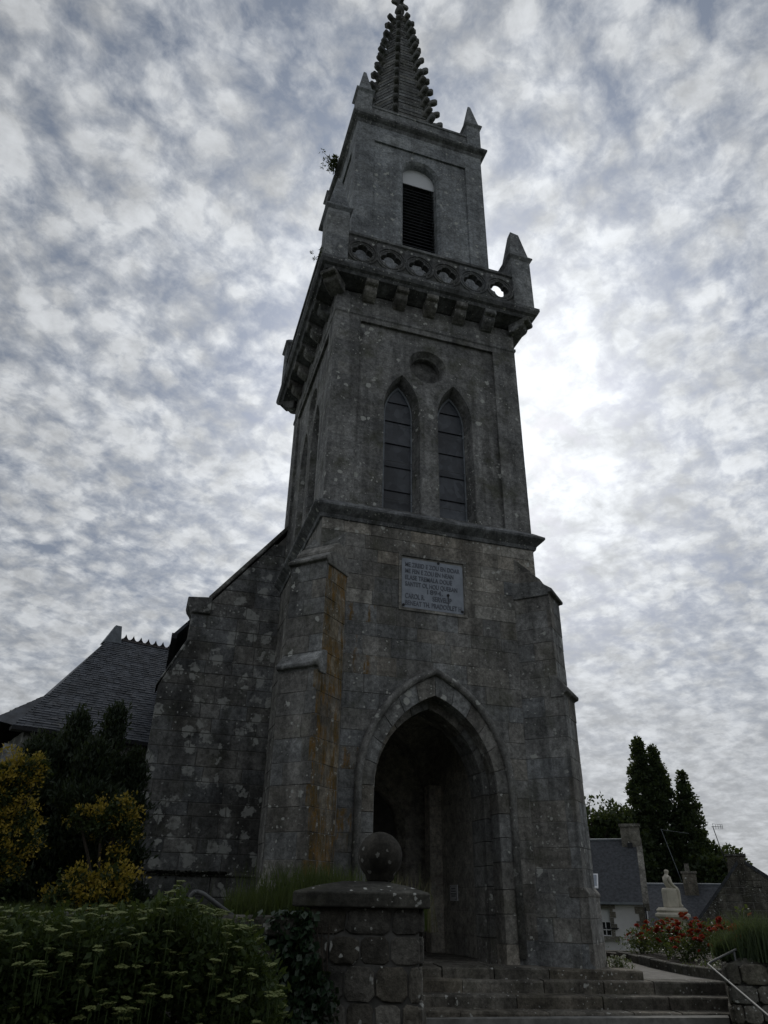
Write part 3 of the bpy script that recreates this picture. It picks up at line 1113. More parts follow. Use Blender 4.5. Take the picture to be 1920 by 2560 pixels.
# ---- upper stage (belfry)
UX, UY = 2.145, 2.29
up = MB()
OPW, OPS, OPB = 0.56, 21.20, 17.1
for si, (fr, h) in enumerate(sides(UX, UY)):
    pw = h - 0.585
    pan = [(-pw, 15.6), (pw, 15.6), (pw, 22.18), (-pw, 22.18)]
    facade(up, fr, [(-h, 15.5), (h, 15.5), (h, 23.1), (-h, 23.1)], [pan], 0, [[(pan, -0.06)]])
    op = roundarch(0, OPW, OPB, OPS)
    op2 = roundarch(0, OPW + 0.08, OPB, OPS)
    facade(up, fr, pan, [op2], -0.06, [[(op, -0.14), (op, -0.55)]])
belfry = up.build('belfry_stage', M['up'], tower, fix=False)
for si, (fr, h) in enumerate(sides(UX, UY)):
    if si in (0, 1):
        for k in range(27):
            z = OPB + 0.02 + k * 0.14
            MB().extrude([fr.p(-OPW + 0.004, z + 0.19, -0.50), fr.p(-OPW + 0.004, z + 0.21, -0.50), fr.p(-OPW + 0.004, z + 0.02, -0.36), fr.p(-OPW + 0.004, z, -0.36)], fr.u * (2 * OPW - 0.008)).build('louvre', M['louvre'], belfry)
    if si == 0:
        pnl = MB()
        ln = [(-OPW + 0.005, 20.98)] + [q for q in roundarch(0, OPW - 0.005, OPB, OPS)[1:-1]] + [(OPW - 0.005, 20.98)]
        pts = [fr.p(x, z, -0.345) for x, z in ln]
        pnl.extrude(pts, fr.n * 0.02)
        pnl.build('tympanum_panel', M['panel'], belfry)
# top cornice and parapet
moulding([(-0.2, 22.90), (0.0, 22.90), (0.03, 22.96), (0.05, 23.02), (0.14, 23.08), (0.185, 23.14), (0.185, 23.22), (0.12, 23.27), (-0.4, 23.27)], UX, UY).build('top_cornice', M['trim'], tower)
par = MB()
moulding([(-0.03, 23.25), (-0.03, 23.86), (0.0, 23.88), (0.0, 23.97), (-0.10, 24.01), (-0.26, 24.01), (-0.26, 23.25)], UX, UY, par)
par.f.pop(); par.f.pop()
par.f += [(6 * 4 + k, 6 * 4 + (k + 1) % 4, (k + 1) % 4, k) for k in range(4)]
par.build('parapet', M['up'], tower)
for sx, sy in ((-1, -1), (1, -1), (1, 1), (-1, 1)):
    pinnacle(CX + sx * (UX - 0.21), CY + sy * (UY - 0.21), 23.26, 24.55, 25.95, 0.25, 0.0, 'parapet_pinnacle')

# ---- spire
sp_ = MB()
ZS0, ZS1 = 23.4, 35.0


def spire_r(z): return 0.13 + (35.0 - z) * 0.1435


spire = MB().lathe([(spire_r(ZS0) - 0.06, ZS0), (0.08, ZS1)], (CX, CY, 0), 8)
# lathe vertices start on +X: turn them half a side so the faces line up with the walls
for i, v in enumerate(spire.v):
    a = PI / 8
    dxy = Vector((v.x - CX, v.y - CY, 0))
    spire.v[i] = Vector((CX + dxy.x * math.cos(a) - dxy.y * math.sin(a), CY + dxy.x * math.sin(a) + dxy.y * math.cos(a), v.z))
spo = spire.build('spire', M['spire'], tower)
nc = 46
for k in range(nc):
    z0 = ZS0 + (ZS1 - ZS0) * k / nc
    z1 = ZS0 + (ZS1 - ZS0) * (k + 1) / nc
    V, F = [], []
    j = random.uniform(-0.007, 0.007)
    for (r_, z) in ((spire_r(z0) + 0.012 + j, z0 + 0.004), (spire_r(z1) - 0.004 + j, z1), (spire_r(z1) - 0.06, z1)):
        for q in range(8):
            a = PI / 8 + q * PI / 4
            V.append((CX + r_ * math.cos(a), CY + r_ * math.sin(a), z))
    lo_ = []
    for q in range(8):
        a = PI / 8 + q * PI / 4
        V.append((CX + (spire_r(z0) - 0.06) * math.cos(a), CY + (spire_r(z0) - 0.06) * math.sin(a), z0 + 0.004))
    for q in range(8):
        q2 = (q + 1) % 8
        F += [(q, q2, 8 + q2, 8 + q), (8 + q, 8 + q2, 16 + q2, 16 + q), (24 + q2, 24 + q, 0 + q, 0 + q2)]
    mesh_obj('spire_course', V, F, M['spire'], spo)
cr = MB().extrude([(x, -0.10, z) for x, z in ((-0.12, -0.22), (0.06, -0.20), (0.15, -0.10), (0.27, -0.08), (0.345, -0.01), (0.35, 0.09), (0.30, 0.155), (0.19, 0.15), (0.12, 0.10), (-0.12, 0.2))], (0, 0.20, 0))
cr0 = cr.build('crocket', M['spire'], None, bevel=0.03)
first = True
for q in range(8):
    a = PI / 8 + q * PI / 4
    for k in range(14):
        z = 24.55 + k * 0.725 + random.uniform(-0.03, 0.03) + (0.12 if q % 2 else 0)
        o = cr0 if first else cr0.copy()
        if not first: COL.objects.link(o)
        first = False
        r_ = spire_r(z)
        o.location = (CX + r_ * math.cos(a), CY + r_ * math.sin(a), z)
        sc = random.uniform(0.95, 1.18)
        o.scale = (sc, random.uniform(0.85, 1.1), sc * random.uniform(0.76, 0.92))
        o.rotation_euler = (0, random.uniform(-0.18, 0.12), a)
        attach(o, spo)
fin = MB().lathe([(0.10, 34.9), (0.12, 35.0), (0.19, 35.06), (0.21, 35.16), (0.19, 35.28), (0.13, 35.36), (0.13, 35.5), (0.16, 35.75), (0.17, 36.05), (0.12, 36.25), (0.12, 36.5), (0.17, 36.6), (0.1, 36.85), (0.02, 37.0)], (CX, CY, 0), 12)
fin.build('finial', M['spire'], spo, smooth=True)
for q in range(4):
    a = q * PI / 2 + R(8)
    c, s_ = math.cos(a), math.sin(a)
    MB().extrude([(CX + r_ * c - 0.07 * s_, CY + r_ * s_ + 0.07 * c, z) for r_, z in ((0.05, 35.55), (0.2, 35.62), (0.36, 35.60), (0.42, 35.72), (0.36, 35.86), (0.22, 35.86), (0.05, 35.98))], (0.14 * s_, -0.14 * c, 0)).build('finial_leaf', M['spire'], spo, bevel=0.025)

# ---- inscription plaque
pf = MB()
outer = [(-0.79, 6.33), (0.775, 6.33), (0.775, 7.65), (-0.79, 7.65)]
innr = [(-0.735, 6.385), (0.72, 6.385), (0.72, 7.585), (-0.735, 7.585)]
facade(pf, fr0, outer, [innr], 0.045, [[([(-0.72, 6.40), (0.705, 6.40), (0.705, 7.57), (-0.72, 7.57)], 0.0)]])
n_ = 4
pf.add([fr0.p(x, z, 0.045) for x, z in outer] + [fr0.p(x, z, -0.03) for x, z in outer], [(i, (i + 1) % 4, 4 + (i + 1) % 4, 4 + i) for i in range(4)])
plq = pf.build('plaque', M['clean'], tower, fix=False)
pp = MB()
poly = [(-0.715, 6.44), (-0.69, 6.405), (0.66, 6.405), (0.70, 6.45), (0.70, 7.50), (0.66, 7.535), (-0.68, 7.535), (-0.715, 7.50)]
pp.extrude([fr0.p(x, z, -0.01) for x, z in poly], fr0.n * 0.025)
pp.build('inscribed_slab', M['plaque'], plq)
LINES = [('ME ZREID E ZOU EN DOAR', -0.64, 7.345, 0.128, 1.27), ('ME FEN E ZOU EN NEAN', -0.64, 7.195, 0.128, 1.12),
         ('ELASE TREMALA DOU\u00c9', -0.64, 7.045, 0.128, 1.08), ('SANTET OL HOU QUEBAN', -0.64, 6.895, 0.128, 1.20),
         ('1894.', -0.14, 6.765, 0.128, 0.36), ('CAROL R.', -0.64, 6.615, 0.14, 0.44), ('SERVEL P', -0.02, 6.615, 0.14, 0.44),
         ('BENEAT TH. PRADOULET H', -0.64, 6.46, 0.135, 1.28)]
dg = None
for txt, x, z, size, wd in LINES:
    cu = bpy.data.curves.new('inscription', 'FONT')
    cu.body = txt
    cu.size = size
    cu.extrude = 0.004
    cu.offset = 0.0022
    to = bpy.data.objects.new('inscription_tmp', cu)
    COL.objects.link(to)
    bpy.context.view_layer.update()
    me = bpy.data.meshes.new_from_object(to.evaluated_get(bpy.context.evaluated_depsgraph_get()))
    bpy.data.objects.remove(to)
    xs = [v.co.x for v in me.vertices]
    k = wd / max(1e-6, (max(xs) - min(xs)))
    for v in me.vertices:
        q = fr0.p(x + (v.co.x - min(xs)) * k, z + v.co.y * 1.12, 0.018 + v.co.z)
        v.co = q
    me.materials.clear()
    me.materials.append(M['letters'])
    o = bpy.data.objects.new('inscription_line', me)
    COL.objects.link(o)
    attach(o, plq)
# rusty bracket stain mark and corner bolts on the slab
bk = MB()
bk.lathe([(0.0, 0), (0.03, 0.004), (0.03, 0.02), (0.0, 0.024)], (0, 0, 0), 10)
for (x, z) in ((-0.68, 6.45), (0.66, 6.46), (0.13, 7.52), (0.34, 6.80)):
    V = [fr0.p(x + v.x, z + v.y, 0.015 + v.z) for v in bk.v]
    MB().add(V, bk.f).build('bolt', M['iron'], plq)
st = MB().add([fr0.p(x, z, 0.0185) for x, z in ((0.335, 6.52), (0.345, 6.52), (0.355, 6.80), (0.325, 6.80))], [(0, 1, 2, 3)])
st.build('rust_run', M['iron'], plq, fix=False)

# ================================================================== nave and transept
nave = empty('church_nave', (6.0, 24.0, 0.5), 'church nave left of the tower, lichened granite gable wall and slate roofs', 'church nave')
YN = 18.0
frn = Frame((0, YN, 0), (1, 0, 0), (0, -1, 0))


def nave_left(z):
    if z < 5.5: return -0.05
    if z < 6.62: return -0.05 + (z - 5.5) / 1.12 * 0.5
    return 0.47


def nave_top(x): return 7.80 + max(0.0, x - 0.92) * 1.28


wall = MB()
prof = [(-0.03, 0.2), (-0.03, 5.48), (0.47, 6.62), (0.49, 7.7), (0.95, 7.7), (2.72, 9.98), (5.265, 13.2), (9.6, 7.7), (10.05, 7.7), (10.05, 0.2)]
wall.extrude([frn.p(x, z, 0.008) for x, z in prof], (0, 0.85, 0))
nw = wall.build('west_wall', M['mortar_dark'], nave)


def nave_segs(z0, z1):
    l = nave_left
    if z1 > 7.75:
        return [(lambda z: max(l(z), 0.92 + (z - 7.80) / 1.28 + 0.02), const(2.735))]
    return [(l, const(2.735))]


lvn = levels(0.55, 1.45, 0.45, 0.02)[:-1] + levels(1.45, 7.75, 0.37, 0.06)[:-1] + levels(7.75, 9.7, 0.37, 0.03)
for pl in rows_polys(lvn, nave_segs, (0.45, 0.95), 0.012):
    zc = sum(q[1] for q in pl) / len(pl)
    lay(frn, [pl], M['nave'], nw, depth=0.02 if zc > 1.45 else 0.09, dj=0.005, bevel=0.010, joint=0.012, tilt=0.001)
MB().extrude([(x, YN - o, z) for x, o, z in ((-0.08, -0.1, 1.40), (-0.08, 0.12, 1.40), (-0.08, 0.12, 1.44), (-0.08, 0.02, 1.52), (-0.08, -0.1, 1.52))], (2.8, 0, 0)).build('plinth_slab', M['cap'], nw, bevel=0.01)
# black moss hanging over the plinth ledge
mo = MB()
for k in range(150):
    x = random.uniform(0.12, 2.1)
    e_ = 0.35 + 0.65 * math.sin((x - 0.12) / 1.98 * PI)
    z = 1.50 - abs(random.gauss(0, 0.045)) * e_
    mo.lathe([(0.0, -0.02), (0.028, -0.008), (0.032, 0.006), (0.0, 0.018)], (x, YN - 0.10 - random.uniform(0.0, 0.05), z), 6)
tag(mo.build('moss', M['moss'], nw, fix=False), kind='stuff')
# kneeler and coping of the gable
MB().extrude([(x, YN - 0.10, z) for x, z in ((0.47, 7.42), (0.44, 7.50), (0.36, 7.60), (0.33, 7.70), (0.33, 7.82), (0.95, 7.88), (0.95, 7.42))], (0, 0.75, 0)).build('kneeler', M['nave'], nw, bevel=0.02)
MB().extrude([(x, YN - 0.07, z) for x, z in ((0.88, 7.78), (0.84, 7.90), (5.265, 13.56), (5.265, 13.36))], (0, 0.6, 0)).build('coping', M['nave'], nw, bevel=0.02)
# weathering of the corner buttress
MB().extrude([(x, YN - 0.05, z) for x, z in ((-0.10, 5.46), (-0.09, 5.54), (0.47, 6.72), (0.52, 6.66))], (0, 0.85, 0)).build('weathering', M['nave'], nw, bevel=0.015)
# long walls and roof of the nave
lw = MB()
lw.box(0.55, 0.95, YN + 0.85, 38.0, 0.2, 7.35)
lw.box(9.58, 9.98, YN + 0.85, 38.0, 0.2, 7.35)
lw.box(0.95, 9.58, 37.4, 38.0, 0.2, 7.35)
lw.build('long_wall', M['nave'], nave)
rf = MB()
for sx in (-1, 1):
    e = CX + sx * 5.13
    rf.add([(e, YN + 0.55, 7.02), (e, 38.2, 7.02), (CX, 38.2, 13.25), (CX, YN + 0.55, 13.25),
            (e, YN + 0.55, 6.90), (e, 38.2, 6.90), (CX, 38.2, 13.10), (CX, YN + 0.55, 13.10)],
           [(0, 1, 2, 3), (7, 6, 5, 4), (0, 4, 5, 1), (3, 2, 6, 7), (0, 3, 7, 4), (1, 5, 6, 2)])
rf.build('nave_roof', M['slate'], nave)
gt = MB()
gt.box(0.08, 0.22, YN + 0.5, 38.0, 6.86, 7.0)
gt.build('gutter', M['iron'], nave)

# transept roof: hipped, slate hung, with a flared hip end
AW = R(18)
WU = Vector((math.cos(AW), math.sin(AW), 0))
WV = Vector((-math.sin(AW), math.cos(AW), 0))
W0 = Vector((-3.42, 20.62, 0))


def wp(u, v, z): return W0 + WU * u + WV * v + Z * z


wl = MB()
wl.prism([tuple(wp(0.35, 0.35, 0).xy), tuple(wp(7, 0.35, 0).xy), tuple(wp(7, 7.2, 0).xy), tuple(wp(0.35, 7.2, 0).xy)], 0.2, 4.75)
wl.build('transept_wall', M['nave'], nave)
ev = MB()
ev.extrude([wp(-0.02, -0.02, 4.70), wp(-0.02, 0.30, 4.70), wp(-0.02, 0.30, 4.80), wp(-0.02, -0.02, 4.79)], WU * 6.4)
ev.build('eaves_board', M['iron'], nave)
tr = MB()
zr = 8.72
pts = dict(e0=wp(0, 0, 4.8), e1=wp(6.4, 0, 4.8), k0=wp(0.9, 1.2, 5.98), k1=wp(6.4, 1.2, 5.98), r0=wp(2.84, 3.72, zr), r1=wp(6.4, 3.72, zr),
           el=wp(-0.48, 0.25, 4.92), elb=wp(-0.48, 7.2, 4.92), kb=wp(0.9, 6.25, 5.98), eb=wp(0, 7.45, 4.8), eb1=wp(6.4, 7.45, 4.8), k1b=wp(6.4, 6.25, 5.98))
ks = list(pts)
ix = {k: i for i, k in enumerate(ks)}
tr.add([pts[k] for k in ks], [tuple(ix[q] for q in f) for f in
       (('e0', 'e1', 'k1', 'k0'), ('k0', 'k1', 'r1', 'r0'), ('el', 'e0', 'k0'), ('elb', 'el', 'k0', 'kb'), ('kb', 'k0', 'r0'),
        ('r0', 'r1', 'k1b', 'kb'), ('kb', 'k1b', 'eb1', 'eb'), ('elb', 'kb', 'eb'))])
tro = tr.build('transept_roof', M['slate'], nave)
# slates on the slope that faces the street: real overlapping pieces, joined
sl = MB()


def slate_slope(mb, a, b, c, d_, rows, wdt):
    """quad a-b bottom edge, d-c top edge; lays courses of slates from the bottom up"""
    a, b, c, d_ = map(Vector, (a, b, c, d_))
    nrm = (b - a).cross(d_ - a).normalized()
    if nrm.z < 0: nrm = -nrm
    for r_ in range(rows):
        t0, t1 = r_ / rows, (r_ + 1) / rows
        L0, R0 = a.lerp(d_, t0), b.lerp(c, t0)
        L1, R1 = a.lerp(d_, t1), b.lerp(c, t1)
        n = max(1, int((R0 - L0).length / wdt))
        off = random.random() / n
        for k in range(-1, n + 1):
            s0 = min(max((k + 0.03) / n + off * 1.0, 0), 1)
            s1 = min(max((k + 0.97) / n + off * 1.0, 0), 1)
            if s1 - s0 < 0.2 / n: continue
            lift = random.uniform(0.014, 0.03)
            sk = random.uniform(-0.02, 0.0)
            dn = (L0 - L1).normalized() * (0.02 + sk)
            q = [L0.lerp(R0, s0) + nrm * lift + dn, L0.lerp(R0, s1) + nrm * (lift + random.uniform(-0.004, 0.006)) + dn, L1.lerp(R1, s1) + nrm * 0.006, L1.lerp(R1, s0) + nrm * 0.006]
            q += [L0.lerp(R0, s0) + dn, L0.lerp(R0, s1) + dn]
            mb.add(q, [(0, 1, 2, 3), (4, 5, 1, 0)])


slate_slope(sl, pts['e0'], pts['e1'], pts['k1'], pts['k0'], 15, 0.20)
slate_slope(sl, pts['k0'], pts['k1'], pts['r1'], pts['r0'], 32, 0.20)
slate_slope(sl, pts['elb'], pts['el'], pts['k0'], pts['kb'], 13, 0.22)
tag(sl.build('slates', M['slate'], tro, fix=False), kind='stuff')
# crested ridge tiles
for k in range(12):
    u0 = 3.22 + k * 0.262
    rt = MB()
    rt.extrude([wp(u0, 3.62, zr - 0.06), wp(u0, 3.72, zr + 0.04), wp(u0, 3.82, zr - 0.06)], WU * 0.255)
    rt.extrude([wp(u0 + 0.02, 3.70, zr + 0.02), wp(u0 + 0.235, 3.70, zr + 0.02), wp(u0 + 0.17, 3.70, zr + 0.10), wp(u0 + 0.128, 3.70, zr + 0.20), wp(u0 + 0.09, 3.70, zr + 0.10)], WV * 0.03)
    rt.build('ridge_tile', M['ridge'], tro)
MB().add([wp(2.60, 3.50, zr - 0.25), wp(3.18, 3.50, zr - 0.25), wp(3.18, 3.94, zr - 0.25), wp(2.60, 3.94, zr - 0.25),
          wp(2.92, 3.62, zr + 0.42), wp(3.12, 3.62, zr + 0.42), wp(3.12, 3.82, zr + 0.42), wp(2.92, 3.82, zr + 0.42)],
         [(0, 1, 2, 3), (4, 5, 6, 7), (0, 1, 5, 4), (1, 2, 6, 5), (2, 3, 7, 6), (3, 0, 4, 7)]).build('hip_knob', M['lead'], tro)
# buttress stub under the transept corner
MB().extrude([wp(-0.05, -0.35, 0.2), wp(0.75, -0.35, 0.2), wp(0.75, -0.30, 3.6), wp(0.75, 0.3, 4.4), wp(-0.05, 0.3, 4.4), wp(-0.05, -0.30, 3.6)][0:1] +
             [wp(-0.05, -0.30, 3.6), wp(-0.05, 0.34, 4.4), wp(-0.05, 0.34, 0.2)], WU * 0.8).build('transept_buttress', M['nave'], nave)

# ================================================================== ground and street setting
def smooth(a, b, x):
    t = min(max((x - a) / (b - a), 0), 1)
    return t * t * (3 - 2 * t)


gv, gf = [], []
xs = sorted(set([-1500, -700, -300, -150, -80] + [x for x in np.arange(-50, 70.1, 2.0)] + [100, 160, 300, 700, 1500]))
ys = sorted(set([-1500, -700, -300, -120, -60, -30] + [y for y in np.arange(-16, 80.1, 2.0)] + [110, 160, 300, 700, 1500]))
for y in ys:
    for x in xs:
        fall = smooth(19, 30, y) * smooth(6, 12, x)
        far = smooth(30, 60, math.hypot(x - 3, y - 18))
        z = -0.80 - 1.8 * max(fall, far)
        gv.append((x, y, z))
nx = len(xs)
for j in range(len(ys) - 1):
    for i in range(nx - 1):
        a = j * nx + i
        gf.append((a, a + 1, a + nx + 1, a + nx))
tag(mesh_obj('ground', gv, gf, M['ground']), kind='structure')
# street in front of the steps
SU = Vector((math.cos(R(-20)), math.sin(R(-20)), 0))
SV = Vector((-SU.y, SU.x, 0))


def sp(u, v, z, o=Vector((2.09, 7.18, 0))): return o + SU * u + SV * v + Z * z


tag(mesh_obj('street', [sp(-30, -9, -0.785), sp(30, -9, -0.785), sp(30, 0.3, -0.785), sp(-30, 0.3, -0.785)], [(0, 1, 2, 3)], M['asphalt']), kind='structure')
# raised churchyard bank left of the steps
bk = MB()
bank = [tuple(sp(-14, 0.35, 0).xy), tuple(sp(0.45, 0.35, 0).xy), (3.9, 11.0), (4.25, 13.5), (4.25, 19.0), (3.0, 30.0), (-16, 34.0)]
bv = [Vector((*q, 0.72)) for q in bank] + [Vector((*q, -0.9)) for q in bank]
n = len(bank)
bk.add(bv, [tuple(range(n))] + [(i, n + i, n + (i + 1) % n, (i + 1) % n) for i in range(n)])
tag(bk.build('churchyard_bank', M['ground']), kind='structure')
# path on the right, and the earth beside it
pthv = [(8.0, 12.55), (10.16, 12.18), (10.20, 13.2), (10.6, 14.8), (11.2, 16.5), (11.6, 19.0), (8.2, 19.0)]
tag(MB().add([(x, y, -0.13) for x, y in pthv] + [(x, y, -0.85) for x, y in pthv], [tuple(range(7))] + [(i, 7 + i, 7 + (i + 1) % 7, (i + 1) % 7) for i in range(7)]).build('path', M['path']), kind='structure')
bedv = [(10.18, 12.2), (10.22, 13.2), (10.62, 14.8), (11.22, 16.5), (11.5, 18.4), (16, 18.4), (17, 8), (11.0, 10.0)]
tag(MB().add([(x, y, -0.02) for x, y in bedv] + [(x, y, -0.85) for x, y in bedv], [tuple(range(8))] + [(i, 8 + i, 8 + (i + 1) % 8, (i + 1) % 8) for i in range(8)]).build('flower_bed_soil', M['soil']), kind='structure')
# kerb: separate stones along the bed
kp = [Vector(q) for q in ((10.12, 11.9, 0), (10.16, 12.4, 0), (10.19, 13.2, 0), (10.4, 14.1, 0), (10.62, 14.9, 0), (10.95, 15.8, 0), (11.22, 16.55, 0), (11.4, 17.3, 0))]
kerb = empty('bed_kerb', (10.4, 14, -0.13), 'low stone kerb edging the rose bed along the path', 'kerb')
for a, b in zip(kp[:-1], kp[1:]):
    dd = (b - a).normalized()
    pn = Vector((dd.y, -dd.x, 0))
    a2, b2 = a + dd * 0.006, b - dd * 0.006
    MB().prism([tuple((a2).xy), tuple((a2 + pn * 0.14).xy), tuple((b2 + pn * 0.14).xy), tuple(b2.xy)], -0.3, 0.03 + random.uniform(-0.01, 0.01)).build('kerb_stone', M['cap'], kerb, bevel=0.015)

# ---- steps: each a row of granite blocks
steps = empty('stone_steps', (7.2, 12.0, -0.8), 'worn granite steps leading up to the church door', 'steps')
SD = [((4.3, 13.00, 0.07), (8.62, 12.32, 0.03), 0.6), ((4.1, 12.70, -0.085), (10.15, 12.02, -0.135), 0.36),
      ((3.9, 12.40, -0.24), (9.95, 11.66, -0.315), 0.34), ((3.7, 12.06, -0.41), (9.6, 11.32, -0.475), 0.36), ((3.6, 11.68, -0.58), (9.3, 10.92, -0.63), 0.40)]
for k, (a, b, dep) in enumerate(SD):
    a, b = Vector(a), Vector(b)
    L = (b - a).xy.length
    dd = Vector((b.x - a.x, b.y - a.y, 0)).normalized()
    pn = Vector((-dd.y, dd.x, 0))
    st_ = empty('step', (0, 0, 0), None, None)
    st_.name = 'step'
    x = 0.0
    cuts = [0.0]
    while x < L - 0.9:
        x += random.uniform(0.75, 1.5)
        cuts.append(min(x, L))
    cuts[-1] = L
    bpy.data.objects.remove(st_)
    for i in range(len(cuts) - 1):
        s0, s1 = cuts[i] + 0.008, cuts[i + 1] - 0.008
        dz = random.uniform(-0.012, 0.012)
        dy = random.uniform(-0.02, 0.02)
        m = MB()
        ns = 5
        secs = []
        for q in range(ns + 1):
            s_ = s0 + (s1 - s0) * q / ns
            c = a + dd * s_ + Z * ((b.z - a.z) * s_ / L + dz)
            w1, w2, w3 = (random.uniform(-0.012, 0.012) for _ in range(3))
            sec = [c + pn * (dy + w1) + Z * (-0.22), c + pn * (dy + w1 - 0.005) + Z * (-0.028), c + pn * (dy + w1 + 0.008) + Z * (-0.008 + w3 * 0.4), c + pn * (dy + 0.035 + w1) + Z * (w3 * 0.5), c + pn * (dep + 0.12) + Z * (0.0), c + pn * (dep + 0.12) + Z * (-0.22)]
            secs.append(sec)
        V = [q for s_ in secs for q in s_]
        F = []
        for q in range(ns):
            for j in range(6):
                j2 = (j + 1) % 6
                F.append((q * 6 + j, q * 6 + j2, q * 6 + 6 + j2, q * 6 + 6 + j))
        F += [tuple(range(5, -1, -1)), tuple(ns * 6 + j for j in range(6))]
        m.add(V, F)
        m.build('step_block', M['step'], steps)
# solid mass under the steps
MB().prism([(3.7, 11.9), (9.2, 11.1), (10.1, 12.3), (8.4, 13.4), (4.2, 13.4)], -0.84, -0.50).build('step_footing', M['mortar'], steps)
MB().prism([(4.4, 13.2), (8.55, 12.55), (8.7, 13.3), (8.6, 14.2), (4.4, 14.2)], -0.5, 0.0).build('landing_slab', M['step'], steps)

# ---- rubble walls and the gate pier
def rubble(fr, x0, x1, z0, z1, h, bw, mat, parent, name='stone', depth=0.03, joined=None, top=None):
    polys = rows_polys(levels(z0, z1, h, 0.035), lambda a, b: [(const(x0), const(x1))], bw, 0.02)
    lay(fr, polys, mat, parent, name, depth, 0.02, joined=joined, joint=0.018, bevel=0.010, tilt=0.012, rough=(0.10, 0.007), bulge=0.009)


pier = empty('gate_pier', tuple(sp(0, 0.6, -0.8)), 'squat rubble stone gate pier with thick weathered cap, beside the steps', 'gate pier')
core = MB()
core.prism([tuple(sp(-0.53, 0.06, 0).xy), tuple(sp(0.53, 0.06, 0).xy), tuple(sp(0.53, 1.14, 0).xy), tuple(sp(-0.53, 1.14, 0).xy)], -0.8, 0.97)
shaft = core.build('shaft', M['mortar_dark'], pier)
ff = Frame(sp(-0.55, 0.05, 0), SU, -SV)
rubble(ff, 0.0, 1.10, -0.78, 0.95, 0.235, (0.24, 0.46), M['rubble'], shaft, depth=0.02)
fs = Frame(sp(0.545, 0.05, 0), SV, SU)
rubble(fs, 0.0, 1.10, -0.78, 0.95, 0.235, (0.24, 0.46), M['rubble'], shaft, depth=0.02)
cp = MB()
e = 0.635


def cap_ring(r_, z): return [sp(-r_, 0.6 - r_, z), sp(r_, 0.6 - r_, z), sp(r_, 0.6 + r_, z), sp(-r_, 0.6 + r_, z)]


V, F = [], []
rg = [(0.56, 0.938), (e - 0.01, 0.940), (e, 0.95), (e, 1.058), (e - 0.012, 1.068), (0.42, 1.125), (0.20, 1.165)]
for r_, z in rg: V += cap_ring(r_, z)
for i in range(len(rg) - 1):
    F += [(i * 4 + k, i * 4 + (k + 1) % 4, i * 4 + 4 + (k + 1) % 4, i * 4 + 4 + k) for k in range(4)]
F += [(3, 2, 1, 0), tuple(range(len(V) - 4, len(V)))]
cp.add(V, F).build('cap_stone', M['cap'], pier, bevel=0.006)
bc = sp(0.14, 0.58, 1.160)
ball = MB().lathe([(0.0, -0.0), (0.115, 0.004), (0.135, 0.02)] + [(0.226 * math.sin(a), 0.238 - 0.226 * math.cos(a)) for a in np.linspace(0.72, PI - 0.001, 22)], bc, 40)
bo = ball.build('stone_ball', M['ball'], None, smooth=True)
tag(bo, 'round mossy stone ball sitting on the gate pier cap', 'stone ball')

rw = empty('churchyard_wall', tuple(sp(-4, 0.3, -0.8)), 'dark rubble retaining wall with flat coping, left of the gate pier', 'wall')
wm = MB()
wm.prism([tuple(sp(-12, 0.14, 0).xy), tuple(sp(-0.53, 0.14, 0).xy), tuple(sp(-0.53, 0.5, 0).xy), tuple(sp(-12, 0.5, 0).xy)], -0.8, 0.70)
wc_ = wm.build('wall_core', M['mortar_dark'], rw)
ff = Frame(sp(-0.56, 0.135, 0), -SU, -SV)
rubble(Frame(sp(-3.6, 0.135, 0), SU, -SV), 0.0, 3.04, -0.78, 0.70, 0.25, (0.28, 0.55), M['rubble'], wc_, depth=0.02)
x = -0.57
while x > -11.5:
    L = random.uniform(0.7, 1.2)
    MB().extrude([sp(x, 0.03, 0.70), sp(x, 0.55, 0.70), sp(x, 0.55, 0.83), sp(x, 0.09, 0.865), sp(x, 0.03, 0.845)], SU * -(L - 0.012)).build('coping_stone', M['cap'], rw, bevel=0.014)
    x -= L

rwall = empty('stair_wall', (9.9, 11.2, -0.8), 'low rubble wall at the right edge beside the steps', 'wall')
O_ = Vector((8.98, 10.72, 0))
WD = Vector((0.63, 0.777, 0)).normalized()
MB().prism([tuple((O_ + SU * 0.04 + WD * 0.04).xy), tuple((O_ + SU * 3.4).xy), tuple((O_ + SU * 3.4 + WD * 1.7).xy), tuple((O_ + SU * 0.04 + WD * 1.7).xy)], -0.85, 0.22).build('wall_core', M['mortar_dark'], rwall)
core2 = rwall.children[0]
rubble(Frame(O_, SU, -SV), 0.0, 3.3, -0.8, 0.24, 0.25, (0.28, 0.55), M['rubble'], core2, depth=0.03)
rubble(Frame(O_ + WD * 1.6, -WD, Vector((-WD.y, WD.x, 0))), 0.0, 1.58, -0.8, 0.20, 0.25, (0.28, 0.5), M['rubble'], core2, depth=0.03)
MB().add([O_ + SU * 0.02 + Z * 0.20, O_ + SU * 3.4 + Z * 0.24, O_ + SU * 3.4 + WD * 1.7 + Z * 0.24, O_ + SU * 0.02 + WD * 1.7 + Z * 0.20,
          O_ + SU * 0.25 + WD * 0.15 + Z * 0.30, O_ + SU * 3.4 + WD * 0.15 + Z * 0.33, O_ + SU * 3.4 + WD * 1.6 + Z * 0.33, O_ + SU * 0.25 + WD * 1.6 + Z * 0.30],
         [(0, 1, 5, 4), (1, 2, 6, 5), (2, 3, 7, 6), (3, 0, 4, 7), (4, 5, 6, 7)]).build('wall_top', M['cap'], rwall)

# handrails
hr = MB()


